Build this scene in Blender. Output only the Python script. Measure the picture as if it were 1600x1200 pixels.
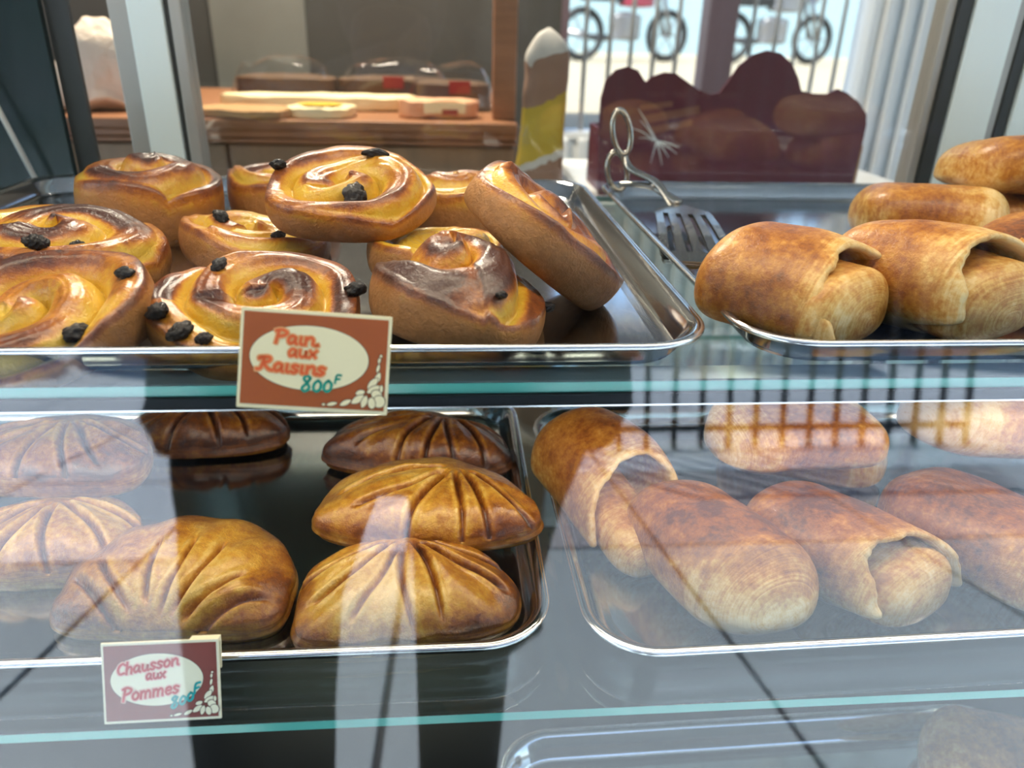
import bpy, bmesh, math, random
import numpy as np
from mathutils import Vector, Matrix, Euler

# ------------------------------------------------------------------ clear
for o in list(bpy.data.objects):
    bpy.data.objects.remove(o, do_unlink=True)
scene = bpy.context.scene
C = scene.collection
R = math.radians

# ------------------------------------------------------------------ camera
def make_camera():
    f, pitch, yaw, roll = 1185.0, R(25), R(5), R(1.5)
    fwd = Vector((math.sin(yaw)*math.cos(pitch), math.cos(yaw)*math.cos(pitch), -math.sin(pitch)))
    right = Vector((math.cos(yaw), -math.sin(yaw), 0))
    up = right.cross(fwd)
    r2 = right*math.cos(roll) + up*math.sin(roll)
    u2 = up*math.cos(roll) - right*math.sin(roll)
    cam = bpy.data.cameras.new('camera')
    cam.sensor_fit = 'HORIZONTAL'; cam.sensor_width = 36; cam.lens = 36*f/1600
    cam.clip_start = 0.01; cam.clip_end = 200
    cam.dof.use_dof = True; cam.dof.focus_distance = 0.54; cam.dof.aperture_fstop = 5.2
    o = bpy.data.objects.new('camera', cam); C.objects.link(o)
    m = Matrix((r2, u2, -fwd)).transposed().to_4x4(); m.translation = Vector((0, 0, 1.35))
    o.matrix_world = m
    scene.camera = o
make_camera()

# ------------------------------------------------------------------ sky, sun, exposure
SUN_EL, SUN_AZ = 58, 215            # sun stands behind the viewer and to the left of the shop
world = bpy.data.worlds.new('world'); scene.world = world; world.use_nodes = True
wn = world.node_tree.nodes; wl = world.node_tree.links
sky = wn.new('ShaderNodeTexSky'); sky.sky_type = 'NISHITA'; sky.sun_disc = False
sky.sun_elevation = R(SUN_EL); sky.sun_rotation = R(SUN_AZ)
wl.new(sky.outputs[0], wn['Background'].inputs[0]); wn['Background'].inputs[1].default_value = 0.55
sun = bpy.data.lights.new('sun', 'SUN'); sun.energy = 13.0; sun.angle = R(0.6); sun.color = (1, .95, .88)
so = bpy.data.objects.new('sun', sun); C.objects.link(so)
sdir = Vector((math.sin(R(SUN_AZ))*math.cos(R(SUN_EL)), math.cos(R(SUN_AZ))*math.cos(R(SUN_EL)), math.sin(R(SUN_EL))))
so.rotation_euler = sdir.to_track_quat('Z', 'Y').to_euler(); so.location = (0, -8, 12)
scene.view_settings.view_transform = 'Standard'; scene.view_settings.look = 'None'
scene.view_settings.gamma = 1; scene.view_settings.use_curve_mapping = False
scene.view_settings.exposure = 0.14
try:
    scene.cycles.max_bounces = 14; scene.cycles.transparent_max_bounces = 24; scene.cycles.glossy_bounces = 6
    scene.cycles.sample_clamp_indirect = 6
    scene.cycles.caustics_reflective = False; scene.cycles.caustics_refractive = False
except Exception: pass

# ------------------------------------------------------------------ helpers
def empty(name, loc=(0,0,0), rot=(0,0,0)):
    o = bpy.data.objects.new(name, None); C.objects.link(o); o.location = loc; o.rotation_euler = rot
    o.empty_display_size = .02
    return o
def tag(o, label=None, cat=None, group=None, kind=None):
    if label: o['label'] = label
    if cat: o['category'] = cat
    if group: o['group'] = group
    if kind: o['kind'] = kind
    return o
def thing(name, label, cat, loc=(0,0,0), rot=(0,0,0), group=None):
    return tag(empty(name, loc, rot), label, cat, group)
def setmat(me, *mats):
    for m in mats: me.materials.append(m)
def link(name, me, parent=None, loc=None, rot=None):
    o = bpy.data.objects.new(name, me); C.objects.link(o)
    if parent: o.parent = parent
    if loc is not None: o.location = loc
    if rot is not None: o.rotation_euler = rot
    return o
def bm_obj(name, bm, mat, parent=None, smooth=False, loc=None, rot=None):
    me = bpy.data.meshes.new(name); bm.to_mesh(me); bm.free()
    if smooth: me.shade_smooth()
    if mat: setmat(me, *(mat if isinstance(mat, (list, tuple)) else [mat]))
    return link(name, me, parent, loc, rot)
def abox(bm, x0, x1, y0, y1, z0, z1, bev=0):
    r = bmesh.ops.create_cube(bm, size=1)
    vs = r['verts']
    for v in vs:
        v.co = Vector(((x0+x1)/2+v.co.x*(x1-x0), (y0+y1)/2+v.co.y*(y1-y0), (z0+z1)/2+v.co.z*(z1-z0)))
    if bev:
        es = list({e for v in vs for e in v.link_edges})
        bmesh.ops.bevel(bm, geom=es, offset=bev, segments=2, affect='EDGES', profile=.5)
    return vs
def box(name, x0, x1, y0, y1, z0, z1, mat, parent=None, bev=0):
    bm = bmesh.new(); abox(bm, x0, x1, y0, y1, z0, z1, bev)
    return bm_obj(name, bm, mat, parent)
def atube(bm, pts, rad, n=8, closed=False, flat=1.0, upv=None):
    """sweep a round (or flattened) section along points"""
    pts = [Vector(p) for p in pts]; rings = []; N = len(pts)
    rads = rad if isinstance(rad, (list, tuple)) else [rad]*N
    prev = None
    for i, p in enumerate(pts):
        if closed: t = pts[(i+1) % N]-pts[i-1]
        else: t = pts[min(i+1, N-1)]-pts[max(i-1, 0)]
        t.normalize()
        if upv is not None: a = Vector(upv)
        elif prev is None: a = Vector((0,0,1)) if abs(t.z) < .9 else Vector((1,0,0))
        else: a = prev
        b = t.cross(a); b.normalize(); a = b.cross(t); a.normalize(); prev = a
        rings.append([bm.verts.new(p + (b*math.cos(2*math.pi*k/n) + a*math.sin(2*math.pi*k/n)*flat)*rads[i]) for k in range(n)])
    for i in range(N if closed else N-1):
        r0, r1 = rings[i], rings[(i+1) % N]
        for k in range(n): bm.faces.new((r0[k], r0[(k+1) % n], r1[(k+1) % n], r1[k]))
    if not closed:
        bm.faces.new(list(reversed(rings[0]))); bm.faces.new(rings[-1])
def tube(name, pts, rad, mat, parent=None, n=8, closed=False, flat=1.0, upv=None):
    bm = bmesh.new(); atube(bm, pts, rad, n, closed, flat, upv)
    return bm_obj(name, bm, mat, parent, smooth=True)
def grid_mesh(name, P, closed_u=True, cap=True, attrs=None):
    """P: (nv, nu, 3) rings; first and last ring capped by a fan"""
    nv, nu, _ = P.shape
    V = P.reshape(-1, 3).tolist(); F = []
    for j in range(nv-1):
        for i in range(nu if closed_u else nu-1):
            i2 = (i+1) % nu
            F.append((j*nu+i, j*nu+i2, (j+1)*nu+i2, (j+1)*nu+i))
    A = {k: v.reshape(-1).tolist() for k, v in (attrs or {}).items()}
    if cap:
        for j, rev in ((0, True), (nv-1, False)):
            c = len(V); V.append(P[j].mean(axis=0).tolist())
            for k, v in (attrs or {}).items(): A[k].append(float(v[j].mean()))
            for i in range(nu):
                i2 = (i+1) % nu; a, b = j*nu+i, j*nu+i2
                F.append((c, b, a) if rev else (c, a, b))
    me = bpy.data.meshes.new(name); me.from_pydata(V, [], F); me.update()
    for k, v in A.items():
        at = me.attributes.new(k, 'FLOAT', 'POINT'); at.data.foreach_set('value', v)
    me.shade_smooth()
    return me
def sn(P, f, seed, n=7):
    """smooth vectorised noise, about -1..1"""
    g = np.random.default_rng(seed); out = np.zeros(P.shape[:-1])
    for _ in range(n):
        k = g.normal(size=3); k /= np.linalg.norm(k)
        out += np.sin(P@k*f*g.uniform(.6, 1.5) + g.uniform(0, 6.28))
    return out/n*1.6
def sstep(a, b, x):
    t = np.clip((x-a)/(b-a), 0, 1); return t*t*(3-2*t)

# ------------------------------------------------------------------ materials
def newmat(name):
    m = bpy.data.materials.new(name); m.use_nodes = True
    nt = m.node_tree
    return m, nt, nt.nodes['Principled BSDF']
def plain(name, col, rough=.5, metal=0, spec=.5, coat=0, noise=0, nscale=30, bump=0, aniso=None):
    m, nt, b = newmat(name)
    b.inputs['Base Color'].default_value = (*col, 1); b.inputs['Roughness'].default_value = rough
    b.inputs['Metallic'].default_value = metal; b.inputs['Specular IOR Level'].default_value = spec
    b.inputs['Coat Weight'].default_value = coat
    if noise or bump:
        tc = nt.nodes.new('ShaderNodeTexCoord'); mp = nt.nodes.new('ShaderNodeMapping')
        nt.links.new(tc.outputs['Object'], mp.inputs[0])
        if aniso: mp.inputs['Scale'].default_value = aniso
        n = nt.nodes.new('ShaderNodeTexNoise'); n.inputs['Scale'].default_value = nscale; n.inputs['Detail'].default_value = 5
        nt.links.new(mp.outputs[0], n.inputs['Vector'])
        if noise:
            mx = nt.nodes.new('ShaderNodeMix'); mx.data_type = 'RGBA'
            mx.inputs[6].default_value = (*[c*(1-noise) for c in col], 1)
            mx.inputs[7].default_value = (*[min(1, c*(1+noise)) for c in col], 1)
            nt.links.new(n.outputs[0], mx.inputs[0]); nt.links.new(mx.outputs[2], b.inputs['Base Color'])
        if bump:
            bp = nt.nodes.new('ShaderNodeBump'); bp.inputs['Strength'].default_value = bump; bp.inputs['Distance'].default_value = .01
            nt.links.new(n.outputs[0], bp.inputs['Height']); nt.links.new(bp.outputs[0], b.inputs['Normal'])
    return m
def glass(name, tint=(.96, .985, .975), ior=1.55, rough=0.0):
    m = bpy.data.materials.new(name); m.use_nodes = True; nt = m.node_tree
    nt.nodes.clear()
    out = nt.nodes.new('ShaderNodeOutputMaterial'); mix = nt.nodes.new('ShaderNodeMixShader')
    tr = nt.nodes.new('ShaderNodeBsdfTransparent'); tr.inputs[0].default_value = (*tint, 1)
    gl = nt.nodes.new('ShaderNodeBsdfGlossy'); gl.inputs['Roughness'].default_value = rough; gl.inputs[0].default_value = (1,1,1,1)
    fr = nt.nodes.new('ShaderNodeFresnel'); fr.inputs[0].default_value = ior
    geo = nt.nodes.new('ShaderNodeNewGeometry')
    # the Fresnel node inverts the index on back faces; feed it the reciprocal there so both faces reflect alike
    mr = nt.nodes.new('ShaderNodeMapRange'); mr.inputs['To Min'].default_value = ior; mr.inputs['To Max'].default_value = 1/ior
    nt.links.new(geo.outputs['Backfacing'], mr.inputs['Value']); nt.links.new(mr.outputs[0], fr.inputs[0])
    nt.links.new(fr.outputs[0], mix.inputs[0]); nt.links.new(tr.outputs[0], mix.inputs[1]); nt.links.new(gl.outputs[0], mix.inputs[2])
    nt.links.new(mix.outputs[0], out.inputs[0])
    return m
def ramp_node(nt, stops):
    r = nt.nodes.new('ShaderNodeValToRGB'); e = r.color_ramp.elements
    while len(e) > 1: e.remove(e[0])
    e[0].position = stops[0][0]; e[0].color = (*stops[0][1], 1)
    for p, c in stops[1:]:
        x = e.new(p); x.color = (*c, 1)
    return r
def crust(name, stops, rough, coat, mott=.25, mscale=90, bump=.35, bscale=160, side=None, streak=0):
    """baked dough: 'bake' says how far it browned, 'side' where it is dull and unglazed, 'flow' runs across the layers"""
    m, nt, b = newmat(name); N = nt.nodes; L = nt.links
    at = N.new('ShaderNodeAttribute'); at.attribute_name = 'bake'
    tc = N.new('ShaderNodeTexCoord')
    oi = N.new('ShaderNodeObjectInfo')
    add0 = N.new('ShaderNodeVectorMath'); add0.operation = 'ADD'
    L.new(tc.outputs['Object'], add0.inputs[0]); L.new(oi.outputs['Random'], add0.inputs[1])
    n1 = N.new('ShaderNodeTexNoise'); n1.inputs['Scale'].default_value = mscale; n1.inputs['Detail'].default_value = 7; n1.inputs['Roughness'].default_value = .68
    L.new(add0.outputs[0], n1.inputs['Vector'])
    n3 = N.new('ShaderNodeTexNoise'); n3.inputs['Scale'].default_value = mscale*.28; n3.inputs['Detail'].default_value = 4
    L.new(add0.outputs[0], n3.inputs['Vector'])
    av = N.new('ShaderNodeMath'); av.operation = 'ADD'; L.new(n1.outputs[0], av.inputs[0]); L.new(n3.outputs[0], av.inputs[1])
    ma = N.new('ShaderNodeMath'); ma.operation = 'MULTIPLY_ADD'; ma.inputs[1].default_value = mott*1.5; ma.inputs[2].default_value = -mott*1.5
    L.new(av.outputs[0], ma.inputs[0])
    sm = N.new('ShaderNodeMath'); sm.operation = 'ADD'; L.new(at.outputs['Fac'], sm.inputs[0]); L.new(ma.outputs[0], sm.inputs[1])
    last = sm
    if streak:
        fl = N.new('ShaderNodeAttribute'); fl.attribute_name = 'flow'
        pal = N.new('ShaderNodeAttribute'); pal.attribute_name = 'lam'
        sc = N.new('ShaderNodeVectorMath'); sc.operation = 'SCALE'; sc.inputs['Scale'].default_value = 9
        L.new(add0.outputs[0], sc.inputs[0])
        cm = N.new('ShaderNodeCombineXYZ'); L.new(fl.outputs['Fac'], cm.inputs[0])
        ad = N.new('ShaderNodeVectorMath'); ad.operation = 'ADD'; L.new(sc.outputs[0], ad.inputs[0]); L.new(cm.outputs[0], ad.inputs[1])
        n2 = N.new('ShaderNodeTexNoise'); n2.inputs['Scale'].default_value = 1.0; n2.inputs['Detail'].default_value = 6; n2.inputs['Roughness'].default_value = .7
        L.new(ad.outputs[0], n2.inputs['Vector'])
        q = N.new('ShaderNodeMath'); q.operation = 'SUBTRACT'; q.inputs[1].default_value = .5; L.new(n2.outputs[0], q.inputs[0])
        q2 = N.new('ShaderNodeMath'); q2.operation = 'MULTIPLY'; L.new(q.outputs[0], q2.inputs[0]); L.new(pal.outputs['Fac'], q2.inputs[1])
        q3 = N.new('ShaderNodeMath'); q3.operation = 'MULTIPLY_ADD'; q3.inputs[1].default_value = streak
        L.new(q2.outputs[0], q3.inputs[0]); L.new(sm.outputs[0], q3.inputs[2]); last = q3
    rp = ramp_node(nt, stops); L.new(last.outputs[0], rp.inputs[0])
    col = rp.outputs[0]
    b.inputs['Roughness'].default_value = rough; b.inputs['Coat Weight'].default_value = coat
    b.inputs['Coat Roughness'].default_value = .14; b.inputs['Specular IOR Level'].default_value = .4
    if side:
        sd = N.new('ShaderNodeAttribute'); sd.attribute_name = 'side'
        mx = N.new('ShaderNodeMix'); mx.data_type = 'RGBA'; L.new(sd.outputs['Fac'], mx.inputs[0]); L.new(col, mx.inputs[6])
        sr = ramp_node(nt, [(.3, tuple(c*.7 for c in side)), (.7, tuple(c*1.12 for c in side))]); L.new(n1.outputs[0], sr.inputs[0])
        L.new(sr.outputs[0], mx.inputs[7]); col = mx.outputs[2]
        cr = N.new('ShaderNodeMapRange'); cr.inputs['To Min'].default_value = coat; cr.inputs['To Max'].default_value = coat*.1
        L.new(sd.outputs['Fac'], cr.inputs['Value']); L.new(cr.outputs[0], b.inputs['Coat Weight'])
        rr = N.new('ShaderNodeMapRange'); rr.inputs['To Min'].default_value = rough; rr.inputs['To Max'].default_value = .6
        L.new(sd.outputs['Fac'], rr.inputs['Value']); L.new(rr.outputs[0], b.inputs['Roughness'])
    L.new(col, b.inputs['Base Color'])
    n4 = N.new('ShaderNodeTexNoise'); n4.inputs['Scale'].default_value = bscale; n4.inputs['Detail'].default_value = 4; n4.inputs['Distortion'].default_value = .8
    L.new(add0.outputs[0], n4.inputs['Vector'])
    hs = n4.outputs[0]
    if streak:
        h2 = N.new('ShaderNodeMath'); h2.operation = 'MULTIPLY_ADD'; h2.inputs[1].default_value = 2.2
        L.new(q2.outputs[0], h2.inputs[0]); L.new(n4.outputs[0], h2.inputs[2]); hs = h2.outputs[0]
    bp = N.new('ShaderNodeBump'); bp.inputs['Strength'].default_value = bump; bp.inputs['Distance'].default_value = .003
    L.new(hs, bp.inputs['Height']); L.new(bp.outputs[0], b.inputs['Normal'])
    bc = N.new('ShaderNodeBump'); bc.inputs['Strength'].default_value = bump*.45; bc.inputs['Distance'].default_value = .003
    L.new(n1.outputs[0], bc.inputs['Height']); L.new(bc.outputs[0], b.inputs['Coat Normal'])
    b.inputs['Subsurface Weight'].default_value = .0
    return m

M = {}
M['glass'] = glass('clear_glass', (.975, .985, .98), 1.5)
M['shelf_glass'] = glass('shelf_glass', (.90, .955, .94), 1.5)
M['edge'] = plain('green_glass_edge', (.10, .42, .34), .12, spec=.7)
M['steel'] = plain('stainless_steel', (.44, .46, .48), .12, 1, noise=.12, nscale=9)
M['rim'] = plain('polished_rim', (.80, .82, .84), .2, 1)
M['tong'] = plain('tong_steel', (.42, .40, .36), .22, 1, noise=.15, nscale=40)
M['alu'] = plain('brushed_aluminium', (.82, .95, .98), .38, .05, noise=.05, nscale=20, aniso=(30, 30, 1))
M['alu_grey'] = plain('grey_aluminium', (.42, .42, .40), .4, .4, noise=.06, nscale=20, aniso=(30, 30, 1))
M['dark_rubber'] = plain('dark_gasket', (.025, .028, .03), .5)
M['black_panel'] = plain('black_green_panel', (.018, .030, .032), .22, noise=.2, nscale=8)
M['deck'] = plain('dark_deck', (.004, .007, .010), .5, spec=.2)
M['case_body'] = plain('case_body', (.30, .32, .34), .4)
M['white'] = plain('white_plastic', (.8, .8, .78), .4)
M['cream'] = plain('cream_card', (.97, .84, .50), .45)
M['cream2'] = plain('pale_card', (.90, .86, .62), .45)
M['rust'] = plain('rust_print', (.42, .095, .018), .4, noise=.06, nscale=60)
M['maroonprint'] = plain('maroon_print', (.25, .055, .04), .4, noise=.12, nscale=90)
M['ink'] = plain('print_outline', (.10, .03, .015), .5)
M['marker_red'] = plain('faded_red_marker', (.88, .14, .03), .5)
M['marker_red2'] = plain('crimson_marker', (.55, .006, .010), .5)
M['marker_soft'] = plain('bled_red_marker', (.90, .42, .16), .5)
M['marker_soft2'] = plain('bled_pink_marker', (.88, .58, .46), .5)
M['marker_green'] = plain('green_marker', (.0, .30, .20), .5)
M['marker_teal'] = plain('teal_marker', (.0, .38, .36), .5)
M['raisin'] = plain('raisin_skin', (.005, .004, .005), .40, spec=.25, coat=.12, bump=.35, nscale=420)
RAISIN_STOPS = [(.0, (.70, .45, .045)), (.20, (.64, .34, .028)), (.42, (.50, .18, .014)), (.66, (.24, .062, .010)), (1.0, (.060, .015, .007))]
M['roll'] = crust('glazed_swirl_dough', RAISIN_STOPS, .40, .58, mott=.52, mscale=150, bump=.40, bscale=330, side=(.43, .195, .062))
PAIN_STOPS = [(.0, (.82, .60, .27)), (.22, (.70, .41, .11)), (.45, (.50, .205, .028)), (.70, (.31, .095, .011)), (1.0, (.11, .030, .008))]
M['pain'] = crust('flaky_chocolate_roll_dough', PAIN_STOPS, .42, .30, mott=.62, mscale=210, bump=.30, bscale=520, streak=.9)
TURN_STOPS = [(.0, (.80, .52, .13)), (.22, (.66, .36, .045)), (.45, (.46, .185, .016)), (.70, (.24, .066, .007)), (1.0, (.07, .018, .006))]
M['turnover'] = crust('glazed_turnover_dough', TURN_STOPS, .36, .95, mott=.56, mscale=190, bump=.45, bscale=430, streak=.8)
M['wood'] = plain('counter_wood', (.33, .145, .065), .42, noise=.35, nscale=7, aniso=(1, 9, 9))
M['wood_pale'] = plain('pale_cabinet_wood', (.30, .19, .11), .5, noise=.25, nscale=8, aniso=(7, 7, .6))
M['wall_dark'] = plain('dark_wall', (.050, .046, .040), .7, noise=.35, nscale=2.5)
M['wall_white'] = plain('white_cladding', (.82, .85, .86), .5)
M['board'] = plain('grey_wall_board', (.17, .17, .15), .6, noise=.3, nscale=4)
M['ceiling'] = plain('white_ceiling', (.40, .41, .41), .8)
M['maroon'] = plain('maroon_card', (.115, .014, .030), .45, noise=.15, nscale=12)
M['kraft'] = plain('kraft_paper', (.48, .27, .11), .7, bump=.4, nscale=30)
M['paper'] = plain('white_paper_bag', (.80, .66, .52), .6, bump=.9, nscale=34)
M['yellow'] = plain('yellow_print', (.72, .46, .02), .6)
M['red'] = plain('red_print', (.32, .03, .03), .5)
M['peach'] = plain('peach_wrapper', (.78, .42, .24), .5)
M['bread'] = plain('dark_loaf', (.13, .07, .035), .6, noise=.3, nscale=20)
M['film'] = glass('plastic_film', (.93, .93, .93), 1.5, .08)
M['slab'] = plain('pale_floor_slab', (.42, .51, .58), .55, noise=.06, nscale=5)
M['slab_sun_tone'] = plain('sun_toned_paving', (.70, .82, .98), .55, noise=.08, nscale=3)  # brighter, bluer tone paints full sun on the far floor
M['slab_shade_tone'] = plain('shade_toned_paving', (.42, .43, .49), .55, noise=.08, nscale=3)  # greyer tone paints a shadow band across the floor
M['joint'] = plain('dark_floor_joint', (.05, .055, .07), .8)
M['sand'] = plain('pale_sand', (.30, .26, .18), .9, noise=.1, nscale=2)
M['bar'] = plain('dark_bar_paint', (.03, .03, .035), .5)
M['leaf'] = plain('dark_foliage', (.010, .020, .008), .8, noise=.5, nscale=3)
M['bark'] = plain('bark', (.06, .04, .025), .9)
M['blue_wall'] = plain('pale_blue_wall', (.28, .40, .44), .7)
M['mauve'] = plain('mauve_post', (.13, .085, .10), .6)
M['cloth'] = plain('dark_shirt', (.012, .013, .016), .85)
M['cloth2'] = plain('dark_shorts', (.010, .011, .014), .85)
M['skin'] = plain('skin', (.10, .055, .038), .55)
M['hair'] = plain('dark_hair', (.012, .009, .008), .6)
M['tyre'] = plain('tyre', (.012, .012, .012), .7)
M['bike_red'] = plain('bike_red', (.22, .03, .05), .3)
M['bike_grey'] = plain('bike_metal', (.25, .25, .26), .35, .7)
def lampmat(name, col, s):
    m = bpy.data.materials.new(name); m.use_nodes = True; nt = m.node_tree
    b = nt.nodes['Principled BSDF']; b.inputs['Emission Color'].default_value = (*col, 1); b.inputs['Emission Strength'].default_value = s
    return m
M['lamp'] = lampmat('lamp_tube', (1, .86, .66), 6)

# ------------------------------------------------------------------ the setting
def struct(o): o['kind'] = 'structure'; return o
# ground outside in front: slabs with dark joints
fl = struct(box('floor', -16, 16, -18, 2.7, -.12, -.012, M['joint']))
xs = [-.2 + 1.12*k for k in range(-6, 7)]
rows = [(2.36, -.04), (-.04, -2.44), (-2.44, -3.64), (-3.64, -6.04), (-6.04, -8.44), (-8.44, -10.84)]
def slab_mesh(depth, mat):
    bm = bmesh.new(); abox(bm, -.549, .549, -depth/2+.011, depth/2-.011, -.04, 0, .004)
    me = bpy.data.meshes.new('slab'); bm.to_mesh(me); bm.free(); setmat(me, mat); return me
for q, (ya, yb) in enumerate(rows):                    # far rows painted: pale blue as full sun, mauve as a shadow band
    right_me = slab_mesh(ya-yb, M['slab'] if q < 2 else M['slab_shade_tone'] if q == 2 else M['slab_sun_tone'])
    left_me = slab_mesh(ya-yb, M['slab'] if q < 2 else M['slab_sun_tone'])
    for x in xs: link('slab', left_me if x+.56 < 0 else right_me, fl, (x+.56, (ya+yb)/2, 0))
# building shell behind
wr = empty('wall_rear', (0, 2.6, 0)); struct(wr)
def wbox(n, x0, x1, y0, y1, z0, z1, m, bev=0): return box(n, x0, x1, y0-2.6, y1-2.6, z0, z1, m, wr, bev)
wbox('wall_panel', -3, .352, 2.6, 2.72, 0, 2.7, M['wall_dark'])
wbox('wall_board', -.71, -.43, 2.585, 2.602, 1.0, 2.3, M['board'])
wbox('wall_panel', .352, 1.37, 2.6, 2.72, 0, 1.03, M['wall_white'])
wbox('wall_panel', .352, 1.37, 2.6, 2.72, 1.95, 2.7, M['wall_dark'])
wbox('wall_panel', 1.37, 3, 2.6, 2.72, 0, 2.7, M['wall_white'])
for k in range(17):                                   # vertical ribs of the white cladding
    x = 1.385 + .062*k
    wbox('cladding_rib', x, x+.034, 2.572, 2.602, 0, 2.6, M['wall_white'], .006)
for k in range(16):
    x = .36 + .062*k
    wbox('cladding_rib', x, x+.034, 2.572, 2.602, 0, 1.03, M['wall_white'], .006)
struct(box('wall_left', -3.1, -3, .6, 2.72, 0, 2.7, M['wall_dark']))
struct(box('wall_right', 3, 3.1, .6, 2.72, 0, 2.7, M['wall_white']))
struct(box('ceiling', -5, 5, -1.75, 2.72, 2.6, 2.7, M['ceiling']))
# barred window in the rear wall
wd = empty('window_1', (0, 2.6, 0)); struct(wd)
box('window_frame', .352, .375, -.01, .1, 1.03, 1.95, M['mauve'], wd)
box('window_frame', 1.35, 1.372, -.01, .1, 1.03, 1.95, M['wall_white'], wd)
box('window_frame', .352, 1.372, -.012, .1, 1.03, 1.05, M['wall_white'], wd)
box('window_post', .822, .915, 0, .09, 1.05, 1.95, M['mauve'], wd)
for x in (.44, .52, .59, .665, .74, .985, 1.065, 1.135, 1.21, 1.285):
    tube('window_bar', [(x, .05, 1.05), (x, .05, 1.95)], .0075, M['alu_grey'], wd, 8)
# ground behind the shop lies higher
struct(box('floor_rear_yard', -14, 18, 2.75, 40, .5, 1.02, M['sand']))
struct(box('wall_sky_block', -30, 30, -18.5, -18, 0, 11, M['wall_dark']))  # unseen wall added to block the sky between the trees
struct(box('wall_far_yard', -12, 16, 15, 15.3, 1.0, 4.5, M['blue_wall']))
# ------------------------------------------------------------------ display case
GT = math.tan(R(8))                                    # the front pane leans back by 8 degrees
def pane_y(z): return .346 + (z-1.17)*GT
case = thing('display_case', 'glass and aluminium bakery display case with glass shelves', 'display case', (.1, .65, 0))
cx, cy = .1, .65
def cbox(n, x0, x1, y0, y1, z0, z1, m, bev=0, parent=case): return box(n, x0-cx, x1-cx, y0-cy, y1-cy, z0, z1, m, parent, bev)
X0, X1 = -.80, 1.00
cbox('base_cabinet', X0, X1, .30, .96, .02, .655, M['case_body'], .004)
cbox('bottom_deck', X0+.01, X1-.01, pane_y(.67)+.01, .945, .655, .668, M['deck'])
# front pane: a real sheet 5 mm thick
bm = bmesh.new()
vs = []
for z in (.66, 1.56):
    for dy in (0, .005):
        for x in (X0, X1): vs.append(bm.verts.new((x-cx, pane_y(z)+dy-cy, z)))
for f in ((0,1,5,4), (2,6,7,3)): bm.faces.new([vs[i] for i in f])
bmesh.ops.recalc_face_normals(bm, faces=bm.faces)
for f in ((0,4,6,2), (1,3,7,5), (4,5,7,6), (0,2,3,1)):
    fc = bm.faces.new([vs[i] for i in f]); fc.material_index = 1
bmesh.ops.recalc_face_normals(bm, faces=bm.faces)
bm_obj('front_glass', bm, [M['glass'], M['edge']], case)
def shelf(label, z, y0, y1, th):
    t = thing('glass_shelf', label, 'shelf', (.1, .65, z), (0, 0, 0), 'glass shelves of the display case')
    bm = bmesh.new(); abox(bm, X0+.012-cx, X1-.012-cx, y0-cy, y1-cy, -th, 0)
    bm.normal_update()
    for f in bm.faces: f.material_index = 0 if abs(f.normal.z) > .5 else 1
    bm_obj('glass_plate', bm, [M['shelf_glass'], M['edge']], t)
    return t
s1 = shelf('upper glass shelf with a green front edge and dark lamp rail', 1.165, .397, .945, .0065)
shelf('lower glass shelf with a green front edge', .978, .3285, .945, .0065)
box('lamp_rail', X0+.012-cx, X1-.012-cx, .3945-cy, .412-cy, -.0135, -.007, M['deck'], s1)
box('rail_lip', X0+.012-cx, X1-.012-cx, .3935-cy, .3955-cy, -.0142, -.0132, M['rim'], s1)
# rear frame: posts, door stiles, gaskets, rear glass
def post(x0, x1, y0, y1, m, n='rear_post'): return cbox(n, x0, x1, y0, y1, .66, 1.56, m, .0015)
post(-.372, -.349, .958, .985, M['alu_grey']); post(-.349, -.311, .950, .985, M['alu'])
post(-.311, -.305, .956, .985, M['dark_rubber'], 'gasket'); post(-.305, -.292, .952, .985, M['alu_grey'])
post(.588, .600, .958, .985, M['alu_grey']); post(.600, .617, .952, .99, M['dark_rubber'], 'gasket'); post(.617, .672, .948, .99, M['alu'])
post(.672, .685, .954, .99, M['alu_grey']); post(.685, .700, .952, .99, M['dark_rubber'], 'gasket'); post(.700, .745, .948, .99, M['alu'])
post(.745, .80, .956, .99, M['alu_grey'])
cbox('rear_glass', -.292, .588, .966, .970, .668, 1.56, M['glass'])
cbox('rear_panel', X0, -.443, .955, .965, .66, 1.56, M['black_panel'])
cbox('rear_strip', -.4425, -.418, .968, .975, .66, 1.56, M['dark_rubber'])
cbox('side_glass', X0, X0+.006, .40, .95, .66, 1.56, M['glass'])
cbox('side_glass', X1-.006, X1, .40, .95, .66, 1.56, M['glass'])
cbox('top_glass', X0, X1, .40, .99, 1.561, 1.566, M['glass'])
tube('white_rod', [(-.575-cx, .945-cy, 1.50), (-.475-cx, .935-cy, 1.17)], .0032, M['white'], case, 8)
# case lamps: a tube under the top and a strip behind the shelf rail
def strip_lamp(name, x0, x1, y, z, size_y, power, col, tilt, label):
    h = thing(name, label, 'lamp', ((x0+x1)/2, y, z))
    w = x1-x0
    bm = bmesh.new(); abox(bm, -w/2, w/2, -size_y, size_y, .006, .016)
    bm_obj('housing', bm, M['white'], h)
    tube('lamp_tube', [(-w/2+.01, 0, .003), (w/2-.01, 0, .003)], .004, M['lamp'], h)
    l = bpy.data.lights.new(name, 'AREA'); l.shape = 'RECTANGLE'; l.size = w; l.size_y = size_y*1.4; l.energy = power; l.color = col
    o = bpy.data.objects.new('lamp_light', l); C.objects.link(o); o.parent = h; o.location = (0, 0, -.004); o.rotation_euler = (R(tilt), 0, 0)
    return h
strip_lamp('tube_lamp', -.7, .9, .445, 1.535, .025, 3.3, (1, .84, .62), 14, 'long tube lamp under the top of the display case')
strip_lamp('shelf_lamp', -.7, .9, .425, 1.142, .010, .95, (1, .83, .60), 18, 'thin lamp strip under the upper glass shelf')
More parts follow.
